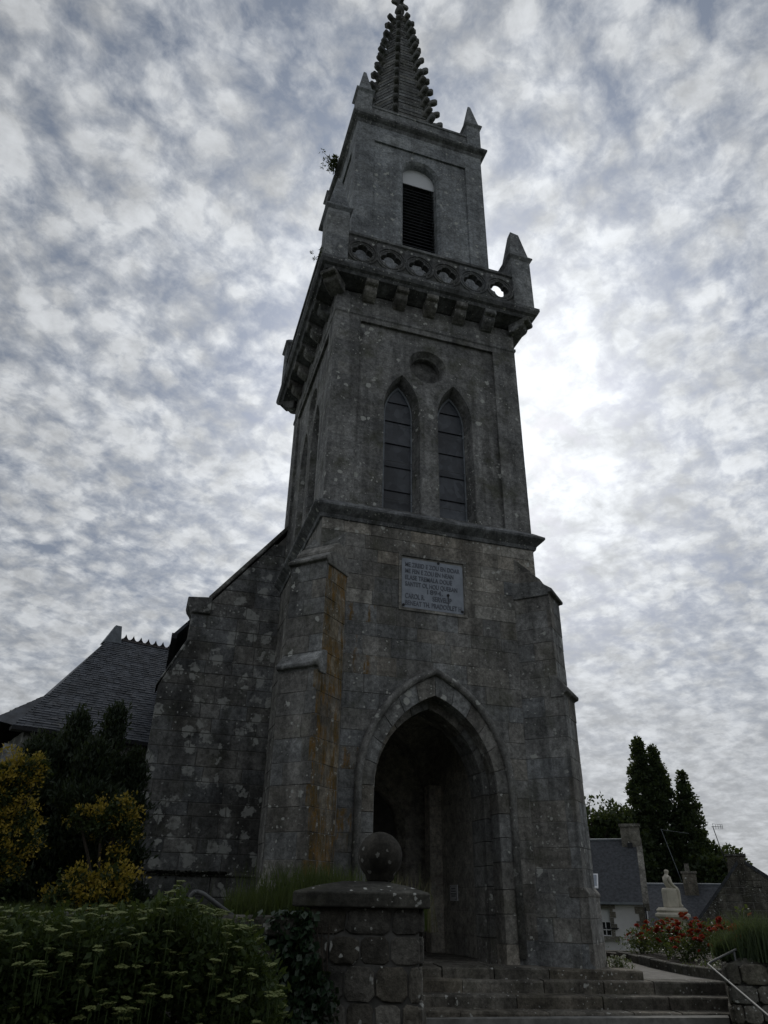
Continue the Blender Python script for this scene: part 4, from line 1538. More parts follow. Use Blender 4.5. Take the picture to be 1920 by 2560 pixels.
def bend(pts, r=0.06, n=5):
    out = [Vector(pts[0])]
    for a, b, c in zip(pts[:-2], pts[1:-1], pts[2:]):
        a, b, c = Vector(a), Vector(b), Vector(c)
        p0 = b + (a - b).normalized() * r
        p1 = b + (c - b).normalized() * r
        for i in range(n + 1):
            t = i / n
            out.append(p0 * (1 - t) ** 2 + b * 2 * t * (1 - t) + p1 * t * t)
    out.append(Vector(pts[-1]))
    return out


hr.tube(bend([(9.28, 10.75, 0.42), (8.80, 10.89, 0.22), (7.0, 7.75, -0.08), (6.2, 6.35, -0.20)], 0.09), 0.016, 8)
hro = hr.build('handrail', M['metal'], None, smooth=True)
tag(hro, 'bent galvanised steel handrail beside the right stair wall', 'handrail')
pst = MB()
pst.tube([(6.95, 7.66, -0.80), (6.95, 7.66, -0.095)], 0.02, 8)
pst.tube([(9.24, 10.77, -0.0), (9.24, 10.77, 0.40)], 0.018, 8)
pst.build('post', M['metal'], hro, smooth=True)
hl = MB()
hl.tube(bend([(0.60, 8.29, 0.72), (0.63, 8.28, 1.04), (0.72, 8.27, 1.05), (1.20, 8.22, 0.755)], 0.06), 0.023, 8)
tag(hl.build('handrail', M['metal'], None, smooth=True), 'grey bent tube handrail end behind the umbel-flowered border', 'handrail')

# unseen houses added behind the viewer only to shade the foot of the church
for k, (u0, u1, ze, zr, lb) in enumerate(((-16.0, -4.2, 5.0, 8.2, 'unseen house added for its shade, left of the viewer'), (-4.0, 7.5, 5.4, 8.8, 'unseen house added for its shade, behind the viewer'), (7.7, 19.0, 4.8, 8.0, 'unseen house added for its shade, right of the viewer'))):
    oh = empty('added_shade_house', tuple(sp(u0, -15, -0.8)), lb, 'house', 'unseen houses added for shade')
    v0, v1 = -16.0, -23.0
    m = MB()
    fro = Frame(sp(u1, v0, 0), -SU, SV)
    L = u1 - u0
    holes = [[(a, b), (a + 1.0, b), (a + 1.0, b + 1.5), (a, b + 1.5)] for b in (0.2, 3.1) for a in np.arange(1.2, L - 1.5, 2.6)]
    facade(m, fro, [(0, -0.85), (L, -0.85), (L, ze), (0, ze)], holes, 0, [[(h_, -0.2)] for h_ in holes])
    for uu in (u0, u1):
        m.add([sp(uu, v0, -0.85), sp(uu, v1, -0.85), sp(uu, v1, ze), sp(uu, (v0 + v1) / 2, zr), sp(uu, v0, ze)], [(0, 1, 2, 3, 4)])
    m.add([sp(u0, v1, -0.85), sp(u1, v1, -0.85), sp(u1, v1, ze), sp(u0, v1, ze)], [(0, 1, 2, 3)])
    m.build('wall', M['dressed'], oh, fix=False)
    r_ = MB()
    for va in (v0 + 0.25, v1 - 0.25):
        q = [sp(u0, va, ze - 0.1), sp(u1, va, ze - 0.1), sp(u1, (v0 + v1) / 2, zr + 0.1), sp(u0, (v0 + v1) / 2, zr + 0.1)]
        r_.add(q + [a + Z * 0.12 for a in q], [(0, 1, 2, 3), (7, 6, 5, 4), (0, 4, 5, 1), (1, 5, 6, 2), (2, 6, 7, 3), (3, 7, 4, 0)])
    r_.build('roof', M['slate_far'], oh)
    for h_ in holes:
        wn = MB()
        facade(wn, fro, h_, [], -0.19)
        wn.build('window', M['darkglass'], oh, fix=False)

# ================================================================== village beyond
def house_frame(x, y, yaw):
    """local x to the right, local y away from the viewer"""
    c, s_ = math.cos(yaw), math.sin(yaw)
    return lambda a, b, z: Vector((x + a * c - b * s_, y + a * s_ + b * c, z))


def fbox(mb, H, x0, x1, y0, y1, z0, z1):
    V = [H(a, b, z) for z in (z0, z1) for a, b in ((x0, y0), (x1, y0), (x1, y1), (x0, y1))]
    return mb.add(V, [(3, 2, 1, 0), (4, 5, 6, 7)] + [(i, (i + 1) % 4, 4 + (i + 1) % 4, 4 + i) for i in range(4)])


GZ = -2.6
# white rendered house
wh = empty('white_house', (22.4, 33.6, GZ), 'white rendered house with slate roof and granite window surround, left of the statue', 'house')
H = house_frame(21.0, 34.05, R(-37))
W_, D_, ZE, ZR = 2.72, 6.4, 1.12, 4.0
m = MB()
gab = [(0.0, ZE), (D_ / 2, ZR), (D_, ZE)]
fr_w = Frame(H(0, 0, 0), H(1, 0, 0) - H(0, 0, 0), H(0, -1, 0) - H(0, 0, 0))
x0w = -2.2
wx0, wx1, wz0, wz1 = 0.66, 1.14, -0.28, 0.84
facade(m, fr_w, [(x0w, GZ), (W_, GZ), (W_, ZE), (x0w, ZE)], [[(wx0, wz0), (wx1, wz0), (wx1, wz1), (wx0, wz1)]], 0, [[([(wx0, wz0), (wx1, wz0), (wx1, wz1), (wx0, wz1)], -0.16)]])
m.add([H(W_, 0, GZ), H(W_, D_, GZ), H(W_, D_, ZE), H(W_, D_ / 2, ZR - 0.02), H(W_, 0, ZE)], [(0, 1, 2, 3, 4)])
m.add([H(x0w, 0, GZ), H(x0w, D_, GZ), H(x0w, D_, ZE), H(x0w, D_ / 2, ZR), H(x0w, 0, ZE)], [(4, 3, 2, 1, 0)])
m.add([H(x0w, D_, GZ), H(W_, D_, GZ), H(W_, D_, ZE), H(x0w, D_, ZE)], [(3, 2, 1, 0)])
m.build('wall', M['white'], wh, fix=False)
rf = MB()
for (ya, za, yb, zb) in ((-0.12, ZE - 0.02, D_ / 2, ZR + 0.02), (D_ + 0.12, ZE - 0.02, D_ / 2, ZR + 0.02)):
    rf.add([H(x0w, ya, za), H(W_ - 0.02, ya, za), H(W_ - 0.02, yb, zb), H(x0w, yb, zb)] + [H(x0w, ya, za - 0.1), H(W_ - 0.02, ya, za - 0.1), H(W_ - 0.02, yb, zb - 0.1), H(x0w, yb, zb - 0.1)],
           [(0, 1, 2, 3), (7, 6, 5, 4), (0, 4, 5, 1), (1, 5, 6, 2), (3, 7, 4, 0)])
ro = rf.build('roof', M['slate_far'], wh)
MB().tube([H(x0w, D_ / 2, ZR + 0.03), H(W_ - 0.4, D_ / 2, ZR + 0.03)], 0.06, 6).build('ridge', M['lead'], ro)
g = MB()
fbox(g, H, x0w, W_ - 0.02, -0.24, -0.12, ZE - 0.10, ZE + 0.0)
g.build('gutter', M['lead'], wh)
# gable coping and chimney
cpg = MB()
cpg.add([H(W_ - 0.02, -0.05, ZE - 0.05), H(W_ - 0.02, D_ / 2, ZR + 0.10), H(W_ + 0.26, D_ / 2, ZR + 0.10), H(W_ + 0.26, -0.05, ZE - 0.05),
         H(W_ - 0.02, -0.05, ZE - 0.35), H(W_ - 0.02, D_ / 2, ZR - 0.2), H(W_ + 0.26, D_ / 2, ZR - 0.2), H(W_ + 0.26, -0.05, ZE - 0.35)],
        [(0, 1, 2, 3), (7, 6, 5, 4), (0, 3, 7, 4), (3, 2, 6, 7), (0, 4, 5, 1), (1, 5, 6, 2)])
cpg.build('gable_coping', M['dressed'], wh)
ch = MB()
fbox(ch, H, W_ - 0.72, W_ + 0.22, D_ / 2 - 0.42, D_ / 2 + 0.42, ZR - 1.0, ZR + 0.62)
cho = ch.build('chimney', M['dressed'], wh)
c2 = MB()
fbox(c2, H, W_ - 0.78, W_ + 0.28, D_ / 2 - 0.48, D_ / 2 + 0.48, ZR + 0.62, ZR + 0.76)
c2.build('chimney_cap', M['dressed'], cho)
# small dormer vent below the chimney, roof light at the left
v = MB()
fbox(v, H, W_ - 0.45, W_ - 0.2, D_ / 2 - 0.50, D_ / 2 - 0.4, ZR - 0.55, ZR - 0.15)
v.build('chimney_recess', M['iron'], cho)
rl = MB()
for (a0, a1, b0, b1) in ((0.30, 0.72, 0.55, 1.25),):
    k = (ZR - ZE) / (D_ / 2)
    q = [H(a0, b0, ZE + b0 * k + 0.06), H(a1, b0, ZE + b0 * k + 0.06), H(a1, b1, ZE + b1 * k + 0.06), H(a0, b1, ZE + b1 * k + 0.06)]
    rl.extrude(q, Vector((0, 0, 0.05)))
rlo = rl.build('roof_light', M['pvc'], wh)
q2 = [H(0.36, 0.62, ZE + 0.62 * k + 0.125), H(0.66, 0.62, ZE + 0.62 * k + 0.125), H(0.66, 1.18, ZE + 1.18 * k + 0.125), H(0.36, 1.18, ZE + 1.18 * k + 0.125)]
mesh_obj('pane', q2, [(0, 1, 2, 3)], M['plaque'], rlo)


def cut_window(par, fr, x0, x1, z0, z1, shutter=0.0, dep=-0.12, surround=True):
    w_ = MB()
    ib = 0.035
    facade(w_, fr, [(x0, z0), (x1, z0), (x1, z1), (x0, z1)], [[(x0 + ib, z0 + ib), (x1 - ib, z0 + ib), (x1 - ib, z1 - ib), (x0 + ib, z1 - ib)]], dep,
           [[([(x0 + ib, z0 + ib), (x1 - ib, z0 + ib), (x1 - ib, z1 - ib), (x0 + ib, z1 - ib)], dep - 0.03)]])
    xm = (x0 + x1) / 2
    zs_ = z1 - shutter * (z1 - z0)
    w_.extrude([fr.p(xm - 0.02, z0 + ib, dep), fr.p(xm + 0.02, z0 + ib, dep), fr.p(xm + 0.02, zs_, dep), fr.p(xm - 0.02, zs_, dep)], fr.n * 0.02)
    zm = z0 + (zs_ - z0) * 0.45
    w_.extrude([fr.p(x0 + ib, zm - 0.02, dep), fr.p(x1 - ib, zm - 0.02, dep), fr.p(x1 - ib, zm + 0.02, dep), fr.p(x0 + ib, zm + 0.02, dep)], fr.n * 0.018)
    wo_ = w_.build('window', M['pvc'], par)
    for (a, b) in ((x0 + ib, xm - 0.02), (xm + 0.02, x1 - ib)):
        mesh_obj('pane', [fr.p(a, z0 + ib, dep - 0.02), fr.p(b, z0 + ib, dep - 0.02), fr.p(b, zs_, dep - 0.02), fr.p(a, zs_, dep - 0.02)], [(0, 1, 2, 3)], M['darkglass'], wo_)
    if shutter > 0:
        for k in range(7):
            za, zb = zs_ + (z1 - ib - zs_) * k / 7, zs_ + (z1 - ib - zs_) * (k + 0.93) / 7
            MB().extrude([fr.p(x0 + ib, za, dep + 0.005), fr.p(x1 - ib, za, dep + 0.005), fr.p(x1 - ib, zb, dep + 0.012), fr.p(x0 + ib, zb, dep + 0.012)], fr.n * 0.012).build('shutter_slat', M['pvc'], wo_)
    if surround:
        zz = z0
        alt = 0
        while zz < z1 - 0.02:
            zt = min(zz + 0.25, z1)
            for sgn in (-1, 1):
                wd = 0.28 if alt % 2 else 0.16
                xa, xb = (x0 - wd, x0) if sgn < 0 else (x1, x1 + wd)
                MB().extrude([fr.p(xa, zz + 0.005, -0.02), fr.p(xb, zz + 0.005, -0.02), fr.p(xb, zt - 0.005, -0.02), fr.p(xa, zt - 0.005, -0.02)], fr.n * 0.045).build('surround_stone', M['dressed'], par)
            zz = zt
            alt += 1
        MB().extrude([fr.p(x0 - 0.28, z1, -0.02), fr.p(x1 + 0.28, z1, -0.02), fr.p(x1 + 0.28, z1 + 0.27, -0.02), fr.p(x0 - 0.28, z1 + 0.27, -0.02)], fr.n * 0.05).build('lintel', M['dressed'], par)
        MB().extrude([fr.p(x0 - 0.33, z0 - 0.18, -0.02), fr.p(x1 + 0.33, z0 - 0.18, -0.02), fr.p(x1 + 0.33, z0, -0.02), fr.p(x0 - 0.33, z0, -0.02)], fr.n * 0.12).build('sill', M['dressed'], par)
    return wo_


cut_window(wh, fr_w, wx0, wx1, wz0, wz1, 0.5)
# window guard rail
gr = MB()
gr.tube([fr_w.p(wx0 - 0.3, wz0 + 0.32, 0.06), fr_w.p(wx1 + 0.35, wz0 + 0.32, 0.06)], 0.02, 6)
gr.build('guard_rail', M['iron'], wh)
# quoins on the right corner
zz, alt = GZ, 0
while zz < ZE - 0.35:
    wd = 0.42 if alt % 2 else 0.26
    MB().extrude([fr_w.p(W_ - wd, zz + 0.006, -0.02), fr_w.p(W_ + 0.02, zz + 0.006, -0.02), fr_w.p(W_ + 0.02, zz + 0.29, -0.02), fr_w.p(W_ - wd, zz + 0.29, -0.02)], fr_w.n * 0.05).build('quoin', M['dressed'], wh)
    zz += 0.296
    alt += 1
dp = MB()
dp.tube([fr_w.p(W_ + 0.06, GZ, 0.06), fr_w.p(W_ + 0.06, ZE - 0.2, 0.06)], 0.035, 8)
dp.build('downpipe', M['iron'], wh)

# long low house with slate roof
lh = empty('low_house', (29, 38, GZ), 'long low slate-roofed house with stone dormer, behind the statue', 'house')
H = house_frame(26.35, 38.85, R(-39.5))
W2, D2, ZE2, ZR2 = 8.2, 5.2, 0.02, 2.02
m = MB()
fr_l = Frame(H(0, 0, 0), H(1, 0, 0) - H(0, 0, 0), H(0, -1, 0) - H(0, 0, 0))
for pl in ([H(0, 0, GZ), H(W2, 0, GZ), H(W2, 0, ZE2), H(0, 0, ZE2)], [H(W2, 0, GZ), H(W2, D2, GZ), H(W2, D2, ZE2), H(W2, D2 / 2, ZR2), H(W2, 0, ZE2)],
           [H(0, D2, GZ), H(0, 0, GZ), H(0, 0, ZE2), H(0, D2 / 2, ZR2), H(0, D2, ZE2)], [H(W2, D2, GZ), H(0, D2, GZ), H(0, D2, ZE2), H(W2, D2, ZE2)]):
    m.add(pl, [tuple(range(len(pl)))])
m.build('wall', M['dressed'], lh, fix=False)
rf = MB()
for ya, yb in ((-0.2, D2 / 2), (D2 + 0.2, D2 / 2)):
    q = [H(-0.1, ya, ZE2 - 0.03), H(W2 + 0.05, ya, ZE2 - 0.03), H(W2 + 0.05, yb, ZR2 + 0.08), H(-0.1, yb, ZR2 + 0.08)]
    rf.add(q + [a - Z * 0.1 for a in q], [(0, 1, 2, 3), (7, 6, 5, 4), (0, 4, 5, 1), (1, 5, 6, 2), (2, 6, 7, 3), (3, 7, 4, 0)])
ro = rf.build('roof', M['slate_far'], lh)
MB().tube([H(-0.1, D2 / 2, ZR2 + 0.08), H(W2, D2 / 2, ZR2 + 0.08)], 0.07, 6).build('ridge', M['lead'], ro)
g = MB()
g.tube([H(-0.1, -0.28, ZE2 - 0.06), H(W2, -0.28, ZE2 - 0.06)], 0.07, 8)
g.build('gutter', M['lead'], lh)
cx_ = 3.35
ch = MB()
fbox(ch, H, cx_, cx_ + 0.75, D2 / 2 - 0.75, D2 / 2 + 0.1, ZR2 - 0.75, ZR2 + 0.62)
cho = ch.build('chimney', M['dressed'], lh)
c2 = MB()
fbox(c2, H, cx_ - 0.06, cx_ + 0.81, D2 / 2 - 0.81, D2 / 2 + 0.16, ZR2 + 0.62, ZR2 + 0.74)
c2.build('chimney_cap', M['dressed'], cho)
MB().lathe([(0.13, 0), (0.12, 0.38), (0.15, 0.42)], H(cx_ + 0.32, D2 / 2 - 0.3, ZR2 + 0.74), 12).build('chimney_pot', M['dressed'], cho)
fl = MB()
fbox(fl, H, cx_ - 0.1, cx_ + 0.85, D2 / 2 - 0.84, D2 / 2 - 0.76, ZR2 - 0.80, ZR2 - 0.70)
fl.build('flashing', M['lead'], cho)
# aerial on this chimney: mast and one cross rod
an = MB()
an.tube([H(cx_ - 0.06, D2 / 2 - 0.4, ZR2 + 0.2), H(cx_ - 0.75, D2 / 2 - 0.4, ZR2 + 3.0)], 0.016, 6)
an.tube([H(cx_ - 0.72, D2 / 2 - 0.4, ZR2 + 2.95), H(cx_ + 0.75, D2 / 2 - 0.4, ZR2 + 2.72)], 0.008, 6)
tag(an.build('tv_aerial', M['lead'], None), 'thin leaning television mast against the dark trees', 'aerial')
# wall dormer
dx0, dx1 = 4.75, 5.9
dm = MB()
fr_d = Frame(H(0, -0.06, 0), H(1, 0, 0) - H(0, 0, 0), H(0, -1, 0) - H(0, 0, 0))
hole = [(dx0 + 0.32, -0.95), (dx1 - 0.32, -0.95), (dx1 - 0.32, 0.10), (dx0 + 0.32, 0.10)]
dmo_poly = [(dx0, -1.2), (dx1, -1.2), (dx1, 0.35), ((dx0 + dx1) / 2, 1.02), (dx0, 0.35)]
facade(dm, fr_d, dmo_poly, [hole], 0, [[(hole, -0.15)]])
for a, b in (((dx0, -1.2), (dx0, 0.35)), ((dx1, 0.35), (dx1, -1.2))):
    dm.add([fr_d.p(*a, 0), fr_d.p(*b, 0), fr_d.p(*b, -1.6), fr_d.p(*a, -1.6)], [(3, 2, 1, 0)])
dmo = dm.build('dormer', M['dressed'], lh, fix=False)
dr_ = MB()
xm = (dx0 + dx1) / 2
for sgn, xe in ((-1, dx0 - 0.1), (1, dx1 + 0.1)):
    q = [fr_d.p(xe, 0.28, 0.05), fr_d.p(xm, 1.10, 0.05), fr_d.p(xm, 1.10, -2.2), fr_d.p(xe, 0.28, -2.2)]
    dr_.add(q + [a - Z * 0.07 for a in q], [(0, 1, 2, 3), (7, 6, 5, 4), (0, 4, 5, 1), (1, 5, 6, 2), (2, 6, 7, 3), (3, 7, 4, 0)])
dr_.build('dormer_roof', M['slate_far'], dmo)
cut_window(lh, fr_d, dx0 + 0.32, dx1 - 0.32, -0.95, 0.10, 0.0, -0.12, False)

# stone gable house at the right edge
gh = empty('gable_house', (30, 34, GZ), 'grey stone house gable with broad chimney at the right edge', 'house')
H = house_frame(28.62, 33.81, R(-42))
m = MB()
W3 = 4.4
ap = (2.05, 3.55)
fr_g = Frame(H(0, 0, 0), H(1, 0, 0) - H(0, 0, 0), H(0, -1, 0) - H(0, 0, 0))
m.extrude([H(-0.95, 0, GZ), H(W3 + 0.6, 0, GZ), H(W3 + 0.6, 0, 0.6), H(1.65, 0, 3.0), H(1.2, 0, 3.0), H(-0.95, 0, 0.6)], H(0, 6, 0) - H(0, 0, 0))
m.build('gable_wall', M['mortar'], gh)
gl = MB()
lay(fr_g, rows_polys(levels(-1.5, 2.9, 0.34, 0.03), lambda a, b: [(lambda z: max(-0.93, -0.95 + max(0, z - 0.6) * 0.9), lambda z: min(W3 + 0.55, W3 + 0.6 - max(0, z - 0.6) * 1.4))], (0.4, 0.9)), None, None, joined=gl, depth=0.03, joint=0.03)
tag(gl.build('gable_masonry', M['rubble'], gh, fix=False), kind='stuff')
for xa, za, xb, zb in ((-1.05, 0.55, 1.25, 3.1), (W3 + 0.7, 0.55, 1.6, 3.1)):
    MB().extrude([H(xa, -0.06, za), H(xb, -0.06, zb), H(xb, -0.06, zb - 0.2), H(xa, -0.06, za - 0.2)], H(0, 6.2, 0) - H(0, 0, 0)).build('roof_slope', M['slate_far'], gh)
ch = MB()
V = []
for (z, xa, xb, ya, yb) in ((2.2, 0.72, 1.78, -0.05, 0.8), (2.55, 0.72, 1.72, -0.05, 0.8), (3.30, 0.80, 1.62, -0.02, 0.78)):
    V += [H(xa, ya, z), H(xb, ya, z), H(xb, yb, z), H(xa, yb, z)]
F = [(3, 2, 1, 0), (8, 9, 10, 11)]
for i in range(2):
    F += [(i * 4 + k, i * 4 + (k + 1) % 4, i * 4 + 4 + (k + 1) % 4, i * 4 + 4 + k) for k in range(4)]
cho = ch.add(V, F).build('chimney', M['rubble'], gh)
c2 = MB()
fbox(c2, H, 0.70, 1.70, -0.1, 0.86, 3.30, 3.40)
c2.build('chimney_cap', M['cap'], cho)
c3 = MB()
fbox(c3, H, 1.70, 2.15, 0.0, 0.7, 1.6, 2.62)
c3.build('chimney_shoulder', M['rubble'], cho)
an = MB()
a0 = H(0.72, 0.2, 2.85)
top = H(0.40, 0.2, 4.72)
an.tube([a0, top], 0.022, 6)
bmx = (H(1, 0, 0) - H(0, 0, 0))
an.tube([top - bmx * 0.06, top + bmx * 0.48 - Z * 0.03], 0.014, 6)
for k, (t0, hh) in enumerate(((0.02, 0.14), (0.14, 0.11), (0.26, 0.10), (0.38, 0.09), (0.47, 0.10))):
    q = top + bmx * t0 - Z * 0.01
    an.tube([q - Z * hh + H(0, 0.1, 0) - H(0, 0, 0), q + Z * hh], 0.010, 5)
an.tube([top + bmx * 0.0 + Z * 0.14, top + bmx * 0.48 + Z * 0.07], 0.008, 5)
an.tube([top + bmx * 0.0 - Z * 0.12, top + bmx * 0.48 - Z * 0.12], 0.008, 5)
an.tube([a0, a0 + bmx * 0.2], 0.018, 5)
an.tube([a0 + Z * 0.15 - bmx * 0.02, a0 + Z * 0.15 + bmx * 0.2], 0.018, 5)
tag(an.build('tv_aerial', M['iron'], None), 'television aerial with comb of rods on the gable chimney', 'aerial')

# statue on its pedestal
SX, SY = 23.05, 30.25
vd = Vector((SX, SY, 0)).normalized()
rt = Vector((vd.y, -vd.x, 0))
sta = empty('statue', (SX, SY, GZ), 'pale stone statue of a seated figure on a tall moulded pedestal, beyond the roses', 'statue')


def st(a, b, z): return Vector((SX, SY, 0)) + rt * a + vd * b + Z * z


def sq(mb, rings, rot=0.0):
    V = []
    cr_, sr_ = math.cos(rot), math.sin(rot)
    for (ax, by, z) in rings:
        for a, b in ((-ax, -by), (ax, -by), (ax, by), (-ax, by)):
            V.append(st(a * cr_ - b * sr_, a * sr_ + b * cr_, z))
    F = [(3, 2, 1, 0)]
    for i in range(len(rings) - 1):
        F += [(i * 4 + k, i * 4 + (k + 1) % 4, i * 4 + 4 + (k + 1) % 4, i * 4 + 4 + k) for k in range(4)]
    n = len(V)
    F.append((n - 4, n - 3, n - 2, n - 1))
    return mb.add(V, F)


RT = R(24)
pd = sq(MB(), [(0.72, 0.72, GZ), (0.72, 0.72, GZ + 0.5), (0.46, 0.46, GZ + 0.62), (0.40, 0.40, 0.42)], RT).build('pedestal', M['statue'], sta, bevel=0.015)
sq(MB(), [(0.40, 0.40, 0.40), (0.46, 0.46, 0.50), (0.56, 0.56, 0.58), (0.56, 0.56, 0.68), (0.46, 0.46, 0.76), (0.50, 0.50, 0.80), (0.50, 0.50, 0.84), (0.42, 0.42, 0.94)], RT).build('pedestal_cornice', M['statue'], pd, bevel=0.01)
# block seat
sq(MB(), [(0.25, 0.25, 0.94), (0.25, 0.25, 1.60), (0.22, 0.22, 1.70)], RT).build('seat_block', M['statue'], sta, bevel=0.03)


def skin_body(name, nodes, edges, mat, parent, sub=2):
    me = bpy.data.meshes.new(name)
    me.from_pydata([n[0] for n in nodes], edges, [])
    o = bpy.data.objects.new(name, me)
    COL.objects.link(o)
    sk = o.modifiers.new('skin', 'SKIN')
    lay_ = me.skin_vertices[0] if me.skin_vertices else None
    if lay_ is None:
        bpy.context.view_layer.objects.active = o
    sd = me.skin_vertices[0].data
    for i, n in enumerate(nodes):
        r_ = n[1] if isinstance(n[1], tuple) else (n[1], n[1])
        r_ = (r_[0] * 1.25, r_[1] * 1.25)
        sd[i].radius = r_
        sd[i].use_root = (i == 0)
    ss = o.modifiers.new('sub', 'SUBSURF')
    ss.levels = sub
    ss.render_levels = sub
    bpy.context.view_layer.update()
    m2 = bpy.data.meshes.new_from_object(o.evaluated_get(bpy.context.evaluated_depsgraph_get()))
    bpy.data.objects.remove(o)
    m2.materials.clear()
    m2.materials.append(mat)
    m2.polygons.foreach_set('use_smooth', [True] * len(m2.polygons))
    m2.name = name
    o2 = bpy.data.objects.new(name, m2)
    COL.objects.link(o2)
    return attach(o2, parent)


def fp(a, b, z):   # figure: faces to the right of the picture and a little towards us
    c, s_ = math.cos(RT), math.sin(RT)
    return st(a * c - b * s_ + 0.02, a * s_ + b * c, z)


FT = R(30)


def fq(a, b, z):
    c, s_ = math.cos(FT), math.sin(FT)
    return st(a * c - b * s_ - 0.02, a * s_ + b * c, z)


nodes = [(fq(0.0, 0, 1.72), (0.16, 0.15)), (fq(0.0, 0, 1.90), (0.145, 0.13)), (fq(0.0, 0, 2.08), (0.155, 0.12)), (fq(0.01, 0, 2.20), (0.09, 0.085)), (fq(0.02, 0, 2.25), 0.05), (fq(0.04, 0, 2.35), 0.095), (fq(0.045, 0, 2.44), 0.080),
         (fq(0.02, -0.18, 2.10), 0.07), (fq(0.04, -0.23, 1.90), 0.058), (fq(0.18, -0.24, 1.74), 0.052), (fq(0.28, -0.18, 1.73), 0.042),
         (fq(0.02, 0.18, 2.10), 0.07), (fq(0.06, 0.23, 1.90), 0.058), (fq(0.20, 0.23, 1.74), 0.052), (fq(0.30, 0.17, 1.73), 0.042),
         (fq(0.14, -0.11, 1.72), 0.12), (fq(0.36, -0.12, 1.66), 0.10), (fq(0.38, -0.12, 1.34), 0.075), (fq(0.40, -0.12, 1.03), 0.055), (fq(0.52, -0.13, 0.985), 0.045),
         (fq(0.14, 0.11, 1.72), 0.12), (fq(0.36, 0.12, 1.66), 0.10), (fq(0.38, 0.12, 1.34), 0.075), (fq(0.40, 0.12, 1.03), 0.055), (fq(0.52, 0.13, 0.985), 0.045)]
edges = [(0, 1), (1, 2), (2, 3), (3, 4), (4, 5), (5, 6), (2, 7), (7, 8), (8, 9), (9, 10), (2, 11), (11, 12), (12, 13), (13, 14), (0, 15), (15, 16), (16, 17), (17, 18), (18, 19), (0, 20), (20, 21), (21, 22), (22, 23), (23, 24)]
skin_body('seated_figure', nodes, edges, M['statue'], sta)
rb = MB()      # robe falling from the lap to the feet, in folds
ring = []
for zz, ax, by, off in ((1.72, 0.16, 0.19, 0.16), (1.60, 0.19, 0.20, 0.20), (1.3, 0.17, 0.19, 0.24), (0.945, 0.24, 0.22, 0.30)):
    for k in range(20):
        an_ = 2 * PI * k / 20
        wv = 1 + 0.06 * math.sin(an_ * 7) * (1.75 - zz)
        ring.append(fq(off + ax * wv * math.cos(an_), by * wv * math.sin(an_), zz))
fcs = [(i * 20 + k, i * 20 + (k + 1) % 20, i * 20 + 20 + (k + 1) % 20, i * 20 + 20 + k) for i in range(3) for k in range(20)]
fcs += [tuple(range(20)), tuple(range(60, 80))]
rb.add(ring, fcs)
rb.build('robe', M['statue'], sta, smooth=True)

# low dark wall closing the path
lwv = MB()
lwv.prism([(11.3, 18.2), (13.9, 16.6), (14.1, 16.9), (11.5, 18.5)], -0.85, 0.0)
tag(lwv.build('garden_wall', M['cap'], None, bevel=0.03), 'low dark mossy wall at the end of the path, below the white house', 'wall')

# ================================================================== vegetation
def leaf_mesh(name, P, N, size, mat, parent=None, aspect=0.5, fold=0.25, droop=None, seed=0):
    """kite-shaped folded leaves: P points, N leaf directions (tip), size lengths"""
    rng = np.random.default_rng(seed)
    n = len(P)
    N = N / np.maximum(np.linalg.norm(N, axis=1, keepdims=True), 1e-6)
    rv = rng.normal(size=(n, 3))
    T = np.cross(N, rv)
    T /= np.maximum(np.linalg.norm(T, axis=1, keepdims=True), 1e-6)
    B = np.cross(N, T)
    s = size[:, None]
    v0 = P
    v1 = P + N * s * 0.45 + T * s * aspect * 0.5 + B * s * fold * 0.3
    v2 = P + N * s
    v3 = P + N * s * 0.45 - T * s * aspect * 0.5 + B * s * fold * 0.3
    V = np.stack([v0, v1, v2, v3], 1).reshape(-1, 3)
    me = bpy.data.meshes.new(name)
    me.vertices.add(4 * n)
    me.vertices.foreach_set('co', V.astype(np.float32).ravel())
    base = np.arange(n)[:, None] * 4
    tri = np.concatenate([base + np.array([0, 1, 2]), base + np.array([0, 2, 3])], 1).reshape(-1)
    me.loops.add(6 * n)
    me.loops.foreach_set('vertex_index', tri.astype(np.int32))
    me.polygons.add(2 * n)
    me.polygons.foreach_set('loop_start', np.arange(0, 6 * n, 3, dtype=np.int32))
    me.polygons.foreach_set('loop_total', np.full(2 * n, 3, dtype=np.int32))
    me.update(calc_edges=True)
    me.materials.append(mat)
    o = bpy.data.objects.new(name, me)
    COL.objects.link(o)
    return attach(o, parent)


def ball_pts(n, rng):
    v = rng.normal(size=(n, 3))
    v /= np.linalg.norm(v, axis=1, keepdims=True)
    return v * rng.random((n, 1)) ** (1 / 3)


def crown(rng, clumps, per, spread, leaf, up=0.2):
    """clumps: (x,y,z) centres; leaves scattered in flattened balls round each"""
    P, N = [], []
    for c in clumps:
        k = int(per * rng.uniform(0.6, 1.4))
        r_ = spread * rng.uniform(0.6, 1.3)
        q = ball_pts(k, rng) * np.array([r_, r_, r_ * 0.8])
        P.append(q + np.array(c))
        N.append(q / r_ + rng.normal(size=(k, 3)) * 0.6 + np.array([0, 0, up]))
    P, N = np.concatenate(P), np.concatenate(N)
    return P, N, leaf * rng.uniform(0.6, 1.3, len(P))


